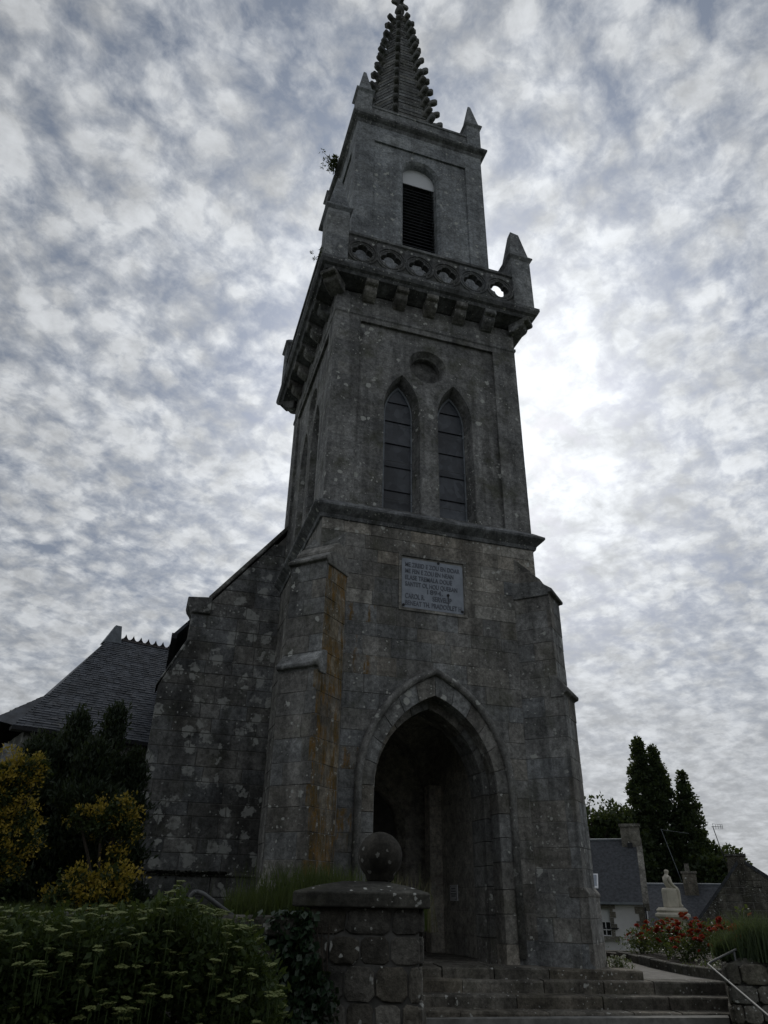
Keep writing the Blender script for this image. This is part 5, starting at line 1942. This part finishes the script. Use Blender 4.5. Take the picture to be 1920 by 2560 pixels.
def tree(name, base, label, profile, n_clumps, per, spread, leaf, mat, group=None, seed=1, trunk_r=0.3, hollow=0.55, lean=(0, 0)):
    """profile(t) -> crown radius at height fraction t from the crown bottom to the top; returns the thing"""
    rng = np.random.default_rng(seed)
    zb, zc0, zc1 = base[2], profile['z0'], profile['z1']
    t_ = empty(name, base, label, 'tree', group)
    cl = []
    while len(cl) < n_clumps:
        t = rng.random()
        r_ = profile['r'](t)
        if rng.random() > (r_ / profile['rmax']) ** 1.2 + 0.15: continue
        a = rng.random() * 2 * PI
        rr = r_ * math.sqrt(rng.uniform(hollow ** 2, 1.0)) * rng.uniform(0.85, 1.12)
        z = zc0 + (zc1 - zc0) * t
        cl.append((base[0] + lean[0] * t + rr * math.cos(a), base[1] + lean[1] * t + rr * math.sin(a), z))
    P, N, S = crown(rng, cl, per, spread, leaf, 0.45)
    leaf_mesh('crown', P, N, S, mat, t_, 0.65, seed=seed)
    tb = MB()
    pts = [Vector((base[0] + lean[0] * k / 8 * 0.9, base[1] + lean[1] * k / 8 * 0.9, zb + (zc1 - zb) * 0.92 * k / 8)) for k in range(9)]
    tb.tube(pts, [trunk_r * (1 - 0.11 * k) for k in range(9)], 8)
    for c in cl[::max(1, len(cl) // 26)]:
        c = Vector(c)
        zt = max(zb + 1.0, c.z - (abs(c.x - base[0]) + abs(c.y - base[1])) * 1.1 - 0.6)
        f_ = min(1, max(0, (zt - zb) / ((zc1 - zb) * 0.92)))
        q = Vector((base[0] + lean[0] * f_ * 0.9, base[1] + lean[1] * f_ * 0.9, zt))
        tb.tube([q, q.lerp(c, 0.5) + Z * 0.2, c], [trunk_r * 0.3, trunk_r * 0.2, 0.03], 5)
    tb.build('trunk', M['bark'], t_, smooth=True)
    return t_


def bell(p=0.35, top=0.05):
    return lambda t: (min(1.0, t / 0.18 + 0.35)) * (1 - top if t < p else max(0.02, ((1 - t) / (1 - p)) ** 0.72))


def prof(z0, z1, r, f): return dict(z0=z0, z1=z1, rmax=r, r=lambda t: r * f(t))


# tall poplars behind the houses
tree('poplar_tree', (44.8, 60.1, GZ), 'tallest dark columnar poplar above the white house', prof(-1, 15.3, 1.5, bell(0.66)), 560, 60, 0.36, 0.26, M['poplar'], 'poplars behind the houses', 3, 0.35, 0.2)
tree('poplar_tree', (45.95, 59.5, GZ), 'columnar poplar whose tip stands just right of the tallest', prof(-1, 14.4, 1.4, bell(0.66)), 520, 60, 0.36, 0.26, M['poplar'], 'poplars behind the houses', 4, 0.35, 0.2)
tree('poplar_tree', (47.75, 58.2, GZ), 'shorter dark poplar, rightmost of the three', prof(-1, 11.8, 1.55, bell(0.55)), 480, 60, 0.36, 0.26, M['poplar'], 'poplars behind the houses', 5, 0.32, 0.2)
tree('broad_tree', (42.1, 61.5, GZ), 'broad dark tree behind the white house, left of the poplars', prof(-0.5, 8.6, 3.1, lambda t: math.sqrt(max(0.02, 1 - (2 * t - 0.75) ** 2 * 0.55))), 260, 110, 0.85, 0.36, M['poplar'], None, 6, 0.35, 0.4)
tree('broad_tree', (48.4, 56.6, GZ), 'low spreading tree right of the poplars, behind the low house', prof(-1.5, 5.6, 2.6, lambda t: math.sqrt(max(0.02, 1 - (2 * t - 0.8) ** 2 * 0.6))), 200, 110, 0.75, 0.34, M['poplar'], None, 7, 0.3, 0.4)
tree('sparse_tree', (39.6, 61.5, GZ), 'thin feathery tree showing sky, beside the tower base', prof(2.0, 10.2, 2.6, lambda t: math.sqrt(max(0.05, 1 - (2 * t - 1.0) ** 2 * 0.8))), 90, 26, 0.5, 0.36, M['poplar'], None, 8, 0.22, 0.2)

# dark conifer and golden shrubs left of the tower
def conifer(x, y, z0, z1, r, label, seed):
    rng = np.random.default_rng(seed)
    t_ = empty('conifer', (x, y, z0), label, 'conifer', 'dark conifers by the nave')
    P, N, S = [], [], []
    for k in range(330):
        t = rng.random() ** 0.9
        rr = r * (1 - t) ** 0.55 * rng.uniform(0.6, 1.08) * (0.75 + 0.35 * math.sin(t * 23 + seed))
        a = rng.random() * 2 * PI
        tip = np.array([x + rr * math.cos(a), y + rr * math.sin(a), z0 + (z1 - z0) * t + 0.12])
        root = np.array([x + rr * 0.45 * math.cos(a), y + rr * 0.45 * math.sin(a), z0 + (z1 - z0) * t * 0.92 - 0.1])
        m_ = 70
        s_ = rng.random((m_, 1))
        q = root + (tip - root) * s_ + rng.normal(size=(m_, 3)) * 0.07
        P.append(q)
        N.append((tip - root) / max(0.05, np.linalg.norm(tip - root)) * 0.7 + rng.normal(size=(m_, 3)) * 0.5 + np.array([0, 0, 0.5]))
        S.append(0.10 * rng.uniform(0.6, 1.4, m_))
    leaf_mesh('foliage', np.concatenate(P), np.concatenate(N), np.concatenate(S), M['yew'], t_, 0.34, seed=seed)
    MB().tube([(x, y, z0 - 0.05), (x, y, z0 + (z1 - z0) * 0.9)], [0.09, 0.02], 7).build('trunk', M['bark'], t_)


conifer(-1.30, 14.2, 0.7, 3.8, 1.05, 'tall dark conifer in front of the transept roof, left one', 21)
conifer(-0.70, 14.7, 0.7, 4.05, 0.85, 'tall dark conifer touching the nave corner', 22)
conifer(-1.75, 13.6, 0.7, 3.2, 1.05, 'bushy dark conifer behind the golden shrub at the left edge', 23)
conifer(-0.85, 13.2, 0.7, 3.1, 1.0, 'low dark conifer at the foot of the nave wall', 24)

conifer(-0.22, 14.9, 0.7, 3.3, 0.62, 'narrow dark conifer hard against the nave wall', 25)


def gold_shrub(lobes, label, seed, base):
    rng = np.random.default_rng(seed)
    t_ = empty('golden_shrub', base, label, 'shrub', 'golden variegated shrubs')
    Pg, Ng, Sg, Pd, Nd, Sd = [], [], [], [], [], []
    for (cx_, cy_, cz_, r_) in lobes:
        for k in range(int(60 * (r_ / 0.3) ** 2)):
            v = rng.normal(size=3)
            v /= np.linalg.norm(v)
            if v[1] > 0.5: v[1] *= -1
            if math.sin(v[0] * 6 + cx_ * 9) + math.sin(v[2] * 7 + cz_ * 5) < -0.35: continue
            c = np.array([cx_, cy_, cz_]) + v * r_ * rng.uniform(0.65, 1.30) * np.array([1, 0.8, 1.1])
            m_ = 26
            q = c + rng.normal(size=(m_, 3)) * 0.05
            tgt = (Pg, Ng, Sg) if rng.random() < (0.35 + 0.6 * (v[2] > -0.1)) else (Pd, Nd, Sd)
            tgt[0].append(q)
            tgt[1].append(v * 0.6 + rng.normal(size=(m_, 3)) * 0.6 + np.array([0, 0, 0.35]))
            tgt[2].append(0.05 * rng.uniform(0.6, 1.4, m_))
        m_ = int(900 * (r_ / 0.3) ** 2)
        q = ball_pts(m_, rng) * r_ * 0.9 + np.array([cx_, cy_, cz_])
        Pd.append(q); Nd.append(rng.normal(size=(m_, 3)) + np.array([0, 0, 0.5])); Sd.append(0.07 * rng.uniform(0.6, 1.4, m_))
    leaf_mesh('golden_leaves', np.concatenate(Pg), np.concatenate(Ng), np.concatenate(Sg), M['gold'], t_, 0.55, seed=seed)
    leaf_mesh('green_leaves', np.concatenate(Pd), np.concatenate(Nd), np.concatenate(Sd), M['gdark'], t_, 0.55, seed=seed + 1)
    sm = MB()
    for (cx_, cy_, cz_, r_) in lobes:
        sm.tube([base, ((base[0] + cx_) / 2, (base[1] + cy_) / 2, (base[2] + cz_) / 2 + 0.1), (cx_, cy_, cz_)], [0.035, 0.025, 0.012], 6)
    tag(sm.build('stems', M['bark'], t_), kind='stuff')


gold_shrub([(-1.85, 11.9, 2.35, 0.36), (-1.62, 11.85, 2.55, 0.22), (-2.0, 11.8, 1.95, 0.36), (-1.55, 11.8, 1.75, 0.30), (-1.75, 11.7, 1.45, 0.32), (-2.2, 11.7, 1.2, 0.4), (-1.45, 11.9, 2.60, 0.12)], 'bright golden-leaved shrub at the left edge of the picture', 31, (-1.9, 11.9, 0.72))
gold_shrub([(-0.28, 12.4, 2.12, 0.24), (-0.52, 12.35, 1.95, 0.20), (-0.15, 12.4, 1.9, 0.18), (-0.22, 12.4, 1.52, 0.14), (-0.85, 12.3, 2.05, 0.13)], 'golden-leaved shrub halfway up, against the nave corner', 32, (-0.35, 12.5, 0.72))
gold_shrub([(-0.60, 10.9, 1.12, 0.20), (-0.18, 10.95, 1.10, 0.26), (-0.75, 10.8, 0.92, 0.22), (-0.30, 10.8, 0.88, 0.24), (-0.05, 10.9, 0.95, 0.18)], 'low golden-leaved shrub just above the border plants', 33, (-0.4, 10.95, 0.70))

# ---- grass on the bank and around the wall top
def grass(name, pts_fn, n, h, mat, label, seed, wid=0.008, lean=0.35, kind='stuff'):
    rng = np.random.default_rng(seed)
    P = pts_fn(rng, n)
    hh = h * rng.uniform(0.45, 1.2, n)
    a = rng.random(n) * 2 * PI
    ln = rng.uniform(0, lean, n)
    dirv = np.stack([np.cos(a) * ln, np.sin(a) * ln, np.ones(n)], 1)
    T = np.stack([-np.sin(a + 1.0), np.cos(a + 1.0), np.zeros(n)], 1)
    w_ = wid * rng.uniform(0.6, 1.4, n)[:, None]
    m1 = P + dirv * (hh * 0.55)[:, None] * np.array([0.55, 0.55, 1])
    m2 = P + dirv * hh[:, None] * np.array([1.25, 1.25, 0.95])
    V = np.stack([P - T * w_, P + T * w_, m1 + T * w_ * 0.7, m1 - T * w_ * 0.7, m2], 1).reshape(-1, 3)
    me = bpy.data.meshes.new(name)
    b = np.arange(n)[:, None] * 5
    tri = np.concatenate([b + np.array([0, 1, 2]), b + np.array([0, 2, 3]), b + np.array([3, 2, 4])], 1).reshape(-1)
    me.vertices.add(5 * n)
    me.vertices.foreach_set('co', V.astype(np.float32).ravel())
    me.loops.add(9 * n)
    me.loops.foreach_set('vertex_index', tri.astype(np.int32))
    me.polygons.add(3 * n)
    me.polygons.foreach_set('loop_start', np.arange(0, 9 * n, 3, dtype=np.int32))
    me.polygons.foreach_set('loop_total', np.full(3 * n, 3, dtype=np.int32))
    me.update(calc_edges=True)
    me.materials.append(mat)
    o = bpy.data.objects.new(name, me)
    COL.objects.link(o)
    return tag(o, label, 'grass', None, kind)


def bank_pts(rng, n):
    u = rng.uniform(-1.6, 0.62, n)
    v = rng.uniform(1.25, 3.2, n)
    P = np.array([2.09, 7.18, 0])[None] + u[:, None] * np.array(SU)[None] + v[:, None] * np.array(SV)[None]
    P[:, 2] = 0.72 + np.maximum(0, (u + 0.9)) * 0.0
    return P


grass('tall_grass', bank_pts, 9000, 0.36, M['grass'], 'tall green grass growing on the bank behind the gate pier', 41, 0.006)
grass('tall_grass', lambda r, n: np.array([2.15, 9.3, 0.72]) + np.stack([r.normal(0, 0.34, n), r.normal(0, 0.30, n), np.zeros(n)], 1), 3000, 0.62, M['grass'], 'higher clump of green grass left of the stone ball', 42, 0.007, 0.25)
grass('tall_grass', lambda r, n: np.array([2.98, 8.75, 0.70]) + np.stack([r.normal(0, 0.17, n), r.normal(0, 0.2, n), np.zeros(n)], 1), 260, 0.56, M['straw'], 'dry seeding grass stalks right of the stone ball', 43, 0.007, 0.28)
grass('bank_turf', lambda r, n: np.stack([r.uniform(-3.5, 3.8, n), r.uniform(10.2, 13.0, n), np.full(n, 0.72)], 1), 9000, 0.2, M['grass'], 'short rough turf on the churchyard bank', 44, 0.006)

# pale umbel plants beside the buttress
def umbel_mesh(seed, r=0.06):
    rng = np.random.default_rng(seed)
    mb = MB()
    n = 16
    for k in range(n):
        a = 2.399 * k
        rr = r * math.sqrt((k + 0.5) / n)
        c = Vector((rr * math.cos(a), rr * math.sin(a), 0.012 - rr * 0.12 + rng.uniform(-0.004, 0.004)))
        mb.tube([(0, 0, -0.028), (c.x * 0.9, c.y * 0.9, c.z - 0.004)], 0.0014, 3, cap=False)
        s = r * 0.27 * rng.uniform(0.8, 1.3)
        m_ = 6
        V = [c + Vector((0, 0, 0.007))] + [c + Vector((s * math.cos(2 * PI * j / m_ + a), s * math.sin(2 * PI * j / m_ + a), rng.uniform(-0.004, 0.003))) for j in range(m_)]
        mb.add(V, [(0, 1 + j, 1 + (j + 1) % m_) for j in range(m_)])
    return mb


um = [umbel_mesh(s, r).build('flower_head', M['umbel'], None, fix=False) for s, r in ((1, 0.055), (2, 0.065), (3, 0.05))]
um_used = [False] * 3


def flower_head(parent, p, s, tilt):
    k = random.randrange(3)
    o = um[k] if not um_used[k] else um[k].copy()
    if um_used[k]: COL.objects.link(o)
    um_used[k] = True
    o.location = p
    o.scale = (s, s, s)
    o.rotation_euler = (random.uniform(-tilt, tilt), random.uniform(-tilt, tilt), random.uniform(0, 6.3))
    return attach(o, parent)


# ---- border of umbel-flowered plants in the left foreground
VB = Vector((0.163, 5.80, 0)).normalized()
RB = Vector((VB.y, -VB.x, 0))


def bp(s, dep, z): return VB * (5.8 + dep) + RB * s + Z * z


TOP = [(-1.4, 0.85), (-0.92, 0.87), (-0.6, 0.84), (-0.28, 0.88), (0.0, 0.87), (0.08, 0.95), (0.16, 1.05), (0.24, 0.98), (0.31, 0.91), (0.42, 0.88), (0.54, 0.85), (0.70, 0.80), (0.84, 0.60), (0.92, 0.30), (0.97, 0.0), (1.02, -0.78)]


def top_z(s):
    for (a, za), (b, zb) in zip(TOP[:-1], TOP[1:]):
        if a <= s <= b: return za + (zb - za) * (s - a) / (b - a)
    return -1


def border(s0, s1, label, seed, nl):
    rng = np.random.default_rng(seed)
    bs = bp((s0 + s1) / 2, 0.1, -0.8)
    t_ = empty('umbel_plant', tuple(bs), label, 'border plant', 'umbel-flowered plants in the foreground border')
    P, N, S = [], [], []
    while len(P) < nl:
        s = rng.uniform(s0 - 0.08, s1 + 0.08)
        tz = top_z(s) + 0.05 * math.sin(s * 31.0) + 0.035 * math.sin(s * 67.0 + 1.0)
        if tz < -0.7: continue
        c = np.array(bp(s, rng.uniform(-0.55, 0.65), tz - 0.04 - abs(rng.normal()) * 0.45))
        if c[2] < -0.75: continue
        fac = (c[2] - tz)
        k = 9
        ax = rng.normal(size=3) * 0.6 + np.array([0, 0, 0.35]) - np.array(VB) * 0.5
        for j in range(k):
            P.append(c + rng.normal(size=3) * 0.035)
            N.append(ax + rng.normal(size=3) * 0.7)
            S.append(0.05 * rng.uniform(0.4, 1.5))
    leaf_mesh('foliage', np.array(P), np.array(N), np.array(S), M['bush'], t_, 0.5, 0.4, seed=seed)
    sm = MB()
    nf = int((s1 - s0) * 135)
    for k in range(nf):
        s = random.uniform(s0, s1)
        tz = top_z(s)
        if tz < 0: continue
        hi = random.random() < 0.45
        dep = random.uniform(-0.6, 0.3)
        z = tz + random.uniform(-0.02, 0.06) if hi else tz - random.uniform(0.03, 0.62) ** 1.25
        if not hi: dep = random.uniform(-0.75, -0.45)
        q = bp(s, dep, z)
        flower_head(t_, q, random.uniform(0.38, 0.72), 0.2)
        sm.tube([q - Z * 0.16 + VB * 0.06, q - Z * 0.10 + VB * 0.02, q - Z * 0.026], 0.003, 4)
    tag(sm.build('stems', M['stem'], t_), kind='stuff')
    return t_


border(-1.35, -0.55, 'umbel-flowered border plant filling the bottom left corner', 51, 17000)
border(-0.55, 0.05, 'umbel-flowered border plant, middle of the three, below the low golden shrub', 52, 14000)
border(0.05, 1.0, 'tallest umbel-flowered border plant, peak in front of the grey handrail', 53, 19000)
# one pink bloom low in the border
pk = empty('pink_flower', tuple(bp(0.52, -0.75, 0.12)), 'single pink bloom low in the border at the bottom edge', 'flower')


def bloom_mesh(r, seed):
    rng = np.random.default_rng(seed)
    mb = MB()
    for ring, (n, rr, tl) in enumerate(((5, 0.35, 1.3), (6, 0.7, 0.9), (7, 1.0, 0.45))):
        for k in range(n):
            a = 2 * PI * k / n + ring * 0.5 + rng.uniform(-0.15, 0.15)
            c, s_ = math.cos(a), math.sin(a)
            w_ = r * 0.55
            def pt(rad, zz, side): return Vector((rad * c - side * s_, rad * s_ + side * c, zz))
            ro, zo = r * rr, r * (0.25 + 0.55 * math.sin(tl)) * rng.uniform(0.85, 1.15)
            V = [pt(r * 0.06, 0, 0), pt(ro * 0.6, zo * 0.55, w_ * 0.75), pt(ro, zo, w_ * 0.45), pt(ro * 1.05, zo * 0.95, 0), pt(ro, zo, -w_ * 0.45), pt(ro * 0.6, zo * 0.55, -w_ * 0.75)]
            mb.add(V, [(0, 1, 2, 3), (0, 3, 4, 5)])
    return mb


b_ = bloom_mesh(0.035, 5).build('bloom', M['pink'], None, fix=False)
b_.location = bp(0.52, -0.75, 0.215)
b_.rotation_euler = (0.5, 0.2, 0)
attach(b_, pk)
MB().tube([bp(0.52, -0.72, -0.2), bp(0.52, -0.75, 0.215)], 0.004, 5).build('stem', M['stem'], pk)

# ---- ivy on the gate pier and wall
rng = np.random.default_rng(61)
ivy = empty('ivy', tuple(sp(-0.45, -0.02, -0.7)), 'dark ivy climbing the left side of the gate pier', 'ivy')
P, N, S = [], [], []
while len(P) < 2600:
    u = rng.normal(-0.50, 0.22)
    z = rng.uniform(-0.75, 0.92)
    lim = -0.20 + 0.08 * math.sin(z * 7) - 0.22 * max(0, z)
    if u > lim or u < -1.6: continue
    back = 0.02 if u > -0.55 else 0.10
    P.append(np.array(sp(u, back - rng.uniform(0.0, 0.10), z)))
    N.append(-np.array(SV) * 0.35 + np.array([0, 0, -0.6]) + rng.normal(size=3) * 0.5)
    S.append(0.062 * rng.uniform(0.6, 1.4))
leaf_mesh('leaves', np.array(P), np.array(N), np.array(S), M['ivy'], ivy, 0.85, 0.3, seed=61)
iv = MB()
for k in range(9):
    u = -0.75 + 0.06 * k
    iv.tube([sp(u + 0.03 * math.sin(z * 5 + k), 0.015 if u > -0.55 else 0.10, z) for z in np.linspace(-0.78, 0.8, 9)], 0.006, 5)
tag(iv.build('stems', M['bark'], ivy), kind='stuff')

# ---- roses
blooms = [bloom_mesh(r, s).build('rose_bloom', M['rose'], None, fix=False) for r, s in ((0.062, 11), (0.055, 12), (0.07, 13))]
bl_used = [False] * 3


def put_bloom(parent, p, s):
    k = random.randrange(3)
    o = blooms[k] if not bl_used[k] else blooms[k].copy()
    if bl_used[k]: COL.objects.link(o)
    bl_used[k] = True
    o.location = p
    o.scale = (s, s, s)
    o.rotation_euler = (random.uniform(-0.7, 0.7), random.uniform(-0.7, 0.7), random.uniform(0, 6.3))
    attach(o, parent)


def rose_bush(x, y, r, z1, nb, label, seed, z0=-0.02):
    rng = np.random.default_rng(seed)
    t_ = empty('rose_bush', (x, y, z0), label, 'rose bush', 'red rose bushes in the bed')
    cl = []
    for k in range(int(60 * (r / 0.5) ** 2)):
        v = ball_pts(1, rng)[0]
        cl.append((x + v[0] * r, y + v[1] * r, z0 + (z1 - z0) * (0.5 + 0.48 * v[2])))
    P, N, S = crown(rng, cl, 26, 0.13, 0.06, 0.25)
    leaf_mesh('foliage', P, N, S, M['roseleaf'], t_, 0.6, seed=seed)
    sm = MB()
    vd_ = -Vector((x, y, 0)).normalized()
    for k in range(nb):
        a = random.uniform(0, 2 * PI)
        rr = r * math.sqrt(random.random())
        q = Vector((x + rr * math.cos(a), y + rr * math.sin(a), 0))
        top = z0 + (z1 - z0) * (0.55 + 0.45 * math.sqrt(max(0, 1 - (rr / r) ** 2)))
        q.z = top + random.uniform(-0.10, 0.07)
        if random.random() < 0.25:
            q = Vector((x, y, 0)) + vd_ * r * 1.02 + Vector((-vd_.y, vd_.x, 0)) * random.uniform(-r, r) * 0.8 + Z * (z0 + (z1 - z0) * random.uniform(0.4, 0.8))
        for j in range(random.choice((1, 2, 3))):
            put_bloom(t_, q + Vector((random.uniform(-0.06, 0.06), random.uniform(-0.06, 0.06), random.uniform(-0.03, 0.03))), random.uniform(0.7, 1.15))
    for k in range(7):
        a = random.uniform(0, 2 * PI)
        sm.tube([(x, y, z0 - 0.05), (x + r * 0.4 * math.cos(a), y + r * 0.4 * math.sin(a), (z0 + z1) / 2), (x + r * 0.7 * math.cos(a), y + r * 0.7 * math.sin(a), z1 * 0.9)], [0.012, 0.009, 0.005], 5)
    tag(sm.build('stems', M['stem'], t_), kind='stuff')
    return t_


rose_bush(12.15, 17.30, 0.40, 0.52, 12, 'red rose bush at the left end of the bed, beneath the white house', 71)
rose_bush(12.05, 16.20, 0.50, 0.70, 26, 'large red rose bush covering the foot of the statue pedestal', 72)
rose_bush(12.05, 15.30, 0.52, 0.76, 34, 'red rose bush in the middle of the bed, right of the statue', 73)
rose_bush(12.10, 14.35, 0.50, 0.74, 34, 'red rose bush at the right end of the bed near the lavender', 74)
rose_bush(11.40, 14.75, 0.36, 0.46, 12, 'small low red rose bush nearest the kerb', 75)
# tall rose with one cluster standing above the rest
tr_ = rose_bush(12.2, 13.75, 0.16, 1.0, 3, 'tall red rose standing above the others, before the dormer', 76)

# far left end of bed: small pale and red flowers near the garden wall
def small_flowers(x, y, z, r, n, mats, label, seed, h=0.25, cat='flowers'):
    rng = np.random.default_rng(seed)
    t_ = empty('flower_clump', (x, y, z), label, cat)
    m_ = 260
    P = np.stack([rng.normal(x, r, m_), rng.normal(y, r, m_), z + rng.random(m_) * h], 1)
    leaf_mesh('foliage', P, rng.normal(size=(m_, 3)) * 0.6 + np.array([0, 0, 0.8]), 0.07 * rng.uniform(0.6, 1.4, m_), M['roseleaf'], t_, 0.3, seed=seed)
    for mt in mats:
        k = n // len(mats)
        P = np.stack([rng.normal(x, r, k), rng.normal(y, r, k), z + h * rng.uniform(0.6, 1.25, k)], 1)
        Q = np.repeat(P, 5, axis=0) + rng.normal(size=(5 * k, 3)) * 0.008
        leaf_mesh('petals', Q, rng.normal(size=(5 * k, 3)) + np.array([0, 0, 0.4]), np.full(5 * k, 0.035), mt, t_, 0.8, seed=seed + 3)
    return t_


small_flowers(12.2, 17.2, -0.02, 0.35, 30, (M['pink'], M['whitefl'], M['rose']), 'mixed pink and white flowers before the low garden wall', 81, 0.38)
small_flowers(8.62, 13.05, -0.10, 0.10, 40, (M['whitefl'],), 'small white daisies at the right foot of the tower', 82, 0.24)
small_flowers(10.9, 12.9, -0.02, 0.3, 16, (M['whitefl'],), 'low weeds scattered on the bare soil behind the kerb', 83, 0.1)

# ---- lavender on the right stair wall
rng = np.random.default_rng(91)
lavs = [((9.72, 10.75, 0.26), 0.34, 0.66, 1100, 'tall green lavender clump on the wall at the right edge'), ((9.42, 11.15, 0.26), 0.20, 0.40, 450, 'smaller lavender clump leaning over the wall end towards the roses')]
for i, (c, r_, h_, n_, lb) in enumerate(lavs):
    t_ = empty('lavender', c, lb, 'lavender', 'lavender on the stair wall')
    g = grass('spikes', lambda rr, n: np.array(c) + np.stack([rr.normal(0, r_ * 0.45, n), rr.normal(0, r_ * 0.45, n), np.zeros(n)], 1), n_, h_, M['lav'], None, 92 + i, 0.007, 0.55, None)
    del g['category']
    attach(g, t_)
    m_ = 1500
    P = np.array(c) + ball_pts(m_, rng) * np.array([r_, r_, h_ * 0.35]) + np.array([0, 0, h_ * 0.22])
    leaf_mesh('foliage', P, rng.normal(size=(m_, 3)) + np.array([0, 0, 1.0]), 0.06 * rng.uniform(0.6, 1.4, m_), M['bush'], t_, 0.3, seed=95 + i)

# ---- self-sown shrub on the top cornice and small weeds on ledges
def ledge_plant(x, y, z, r, n, leaf, label, seed, out):
    rng = np.random.default_rng(seed)
    t_ = empty('ledge_plant', (x, y, z), label, 'plant', 'plants rooted in the tower ledges')
    cl = [np.array([x, y, z]) + np.array(out) * r * rng.uniform(0.2, 1.2) + rng.normal(size=3) * r * 0.42 for _ in range(n)]
    P, N, S = crown(rng, cl, 16, r * 0.22, leaf, 0.3)
    leaf_mesh('foliage', P, N, S, M['poplar'], t_, 0.4, seed=seed)
    sm = MB()
    for c in cl[::3]:
        sm.tube([(x, y, z - 0.02), tuple((np.array([x, y, z]) + c) / 2 + np.array([0, 0, 0.05])), tuple(c)], [0.015, 0.01, 0.004], 5)
    tag(sm.build('stems', M['bark'], t_), kind='stuff')


ledge_plant(3.0, 15.75, 23.28, 0.34, 40, 0.11, 'leafy shrub growing from the left side of the top cornice', 101, (-0.45, -0.1, 0.35))
ledge_plant(6.62, 13.85, 24.05, 0.16, 3, 0.07, 'tiny dry weed on the parapet at the foot of the spire', 102, (0.6, 0, 0.4))
ledge_plant(2.20, 12.9, 15.6, 0.18, 4, 0.06, 'wispy weed on the front left corner of the gallery', 103, (-0.7, 0, 0.3))
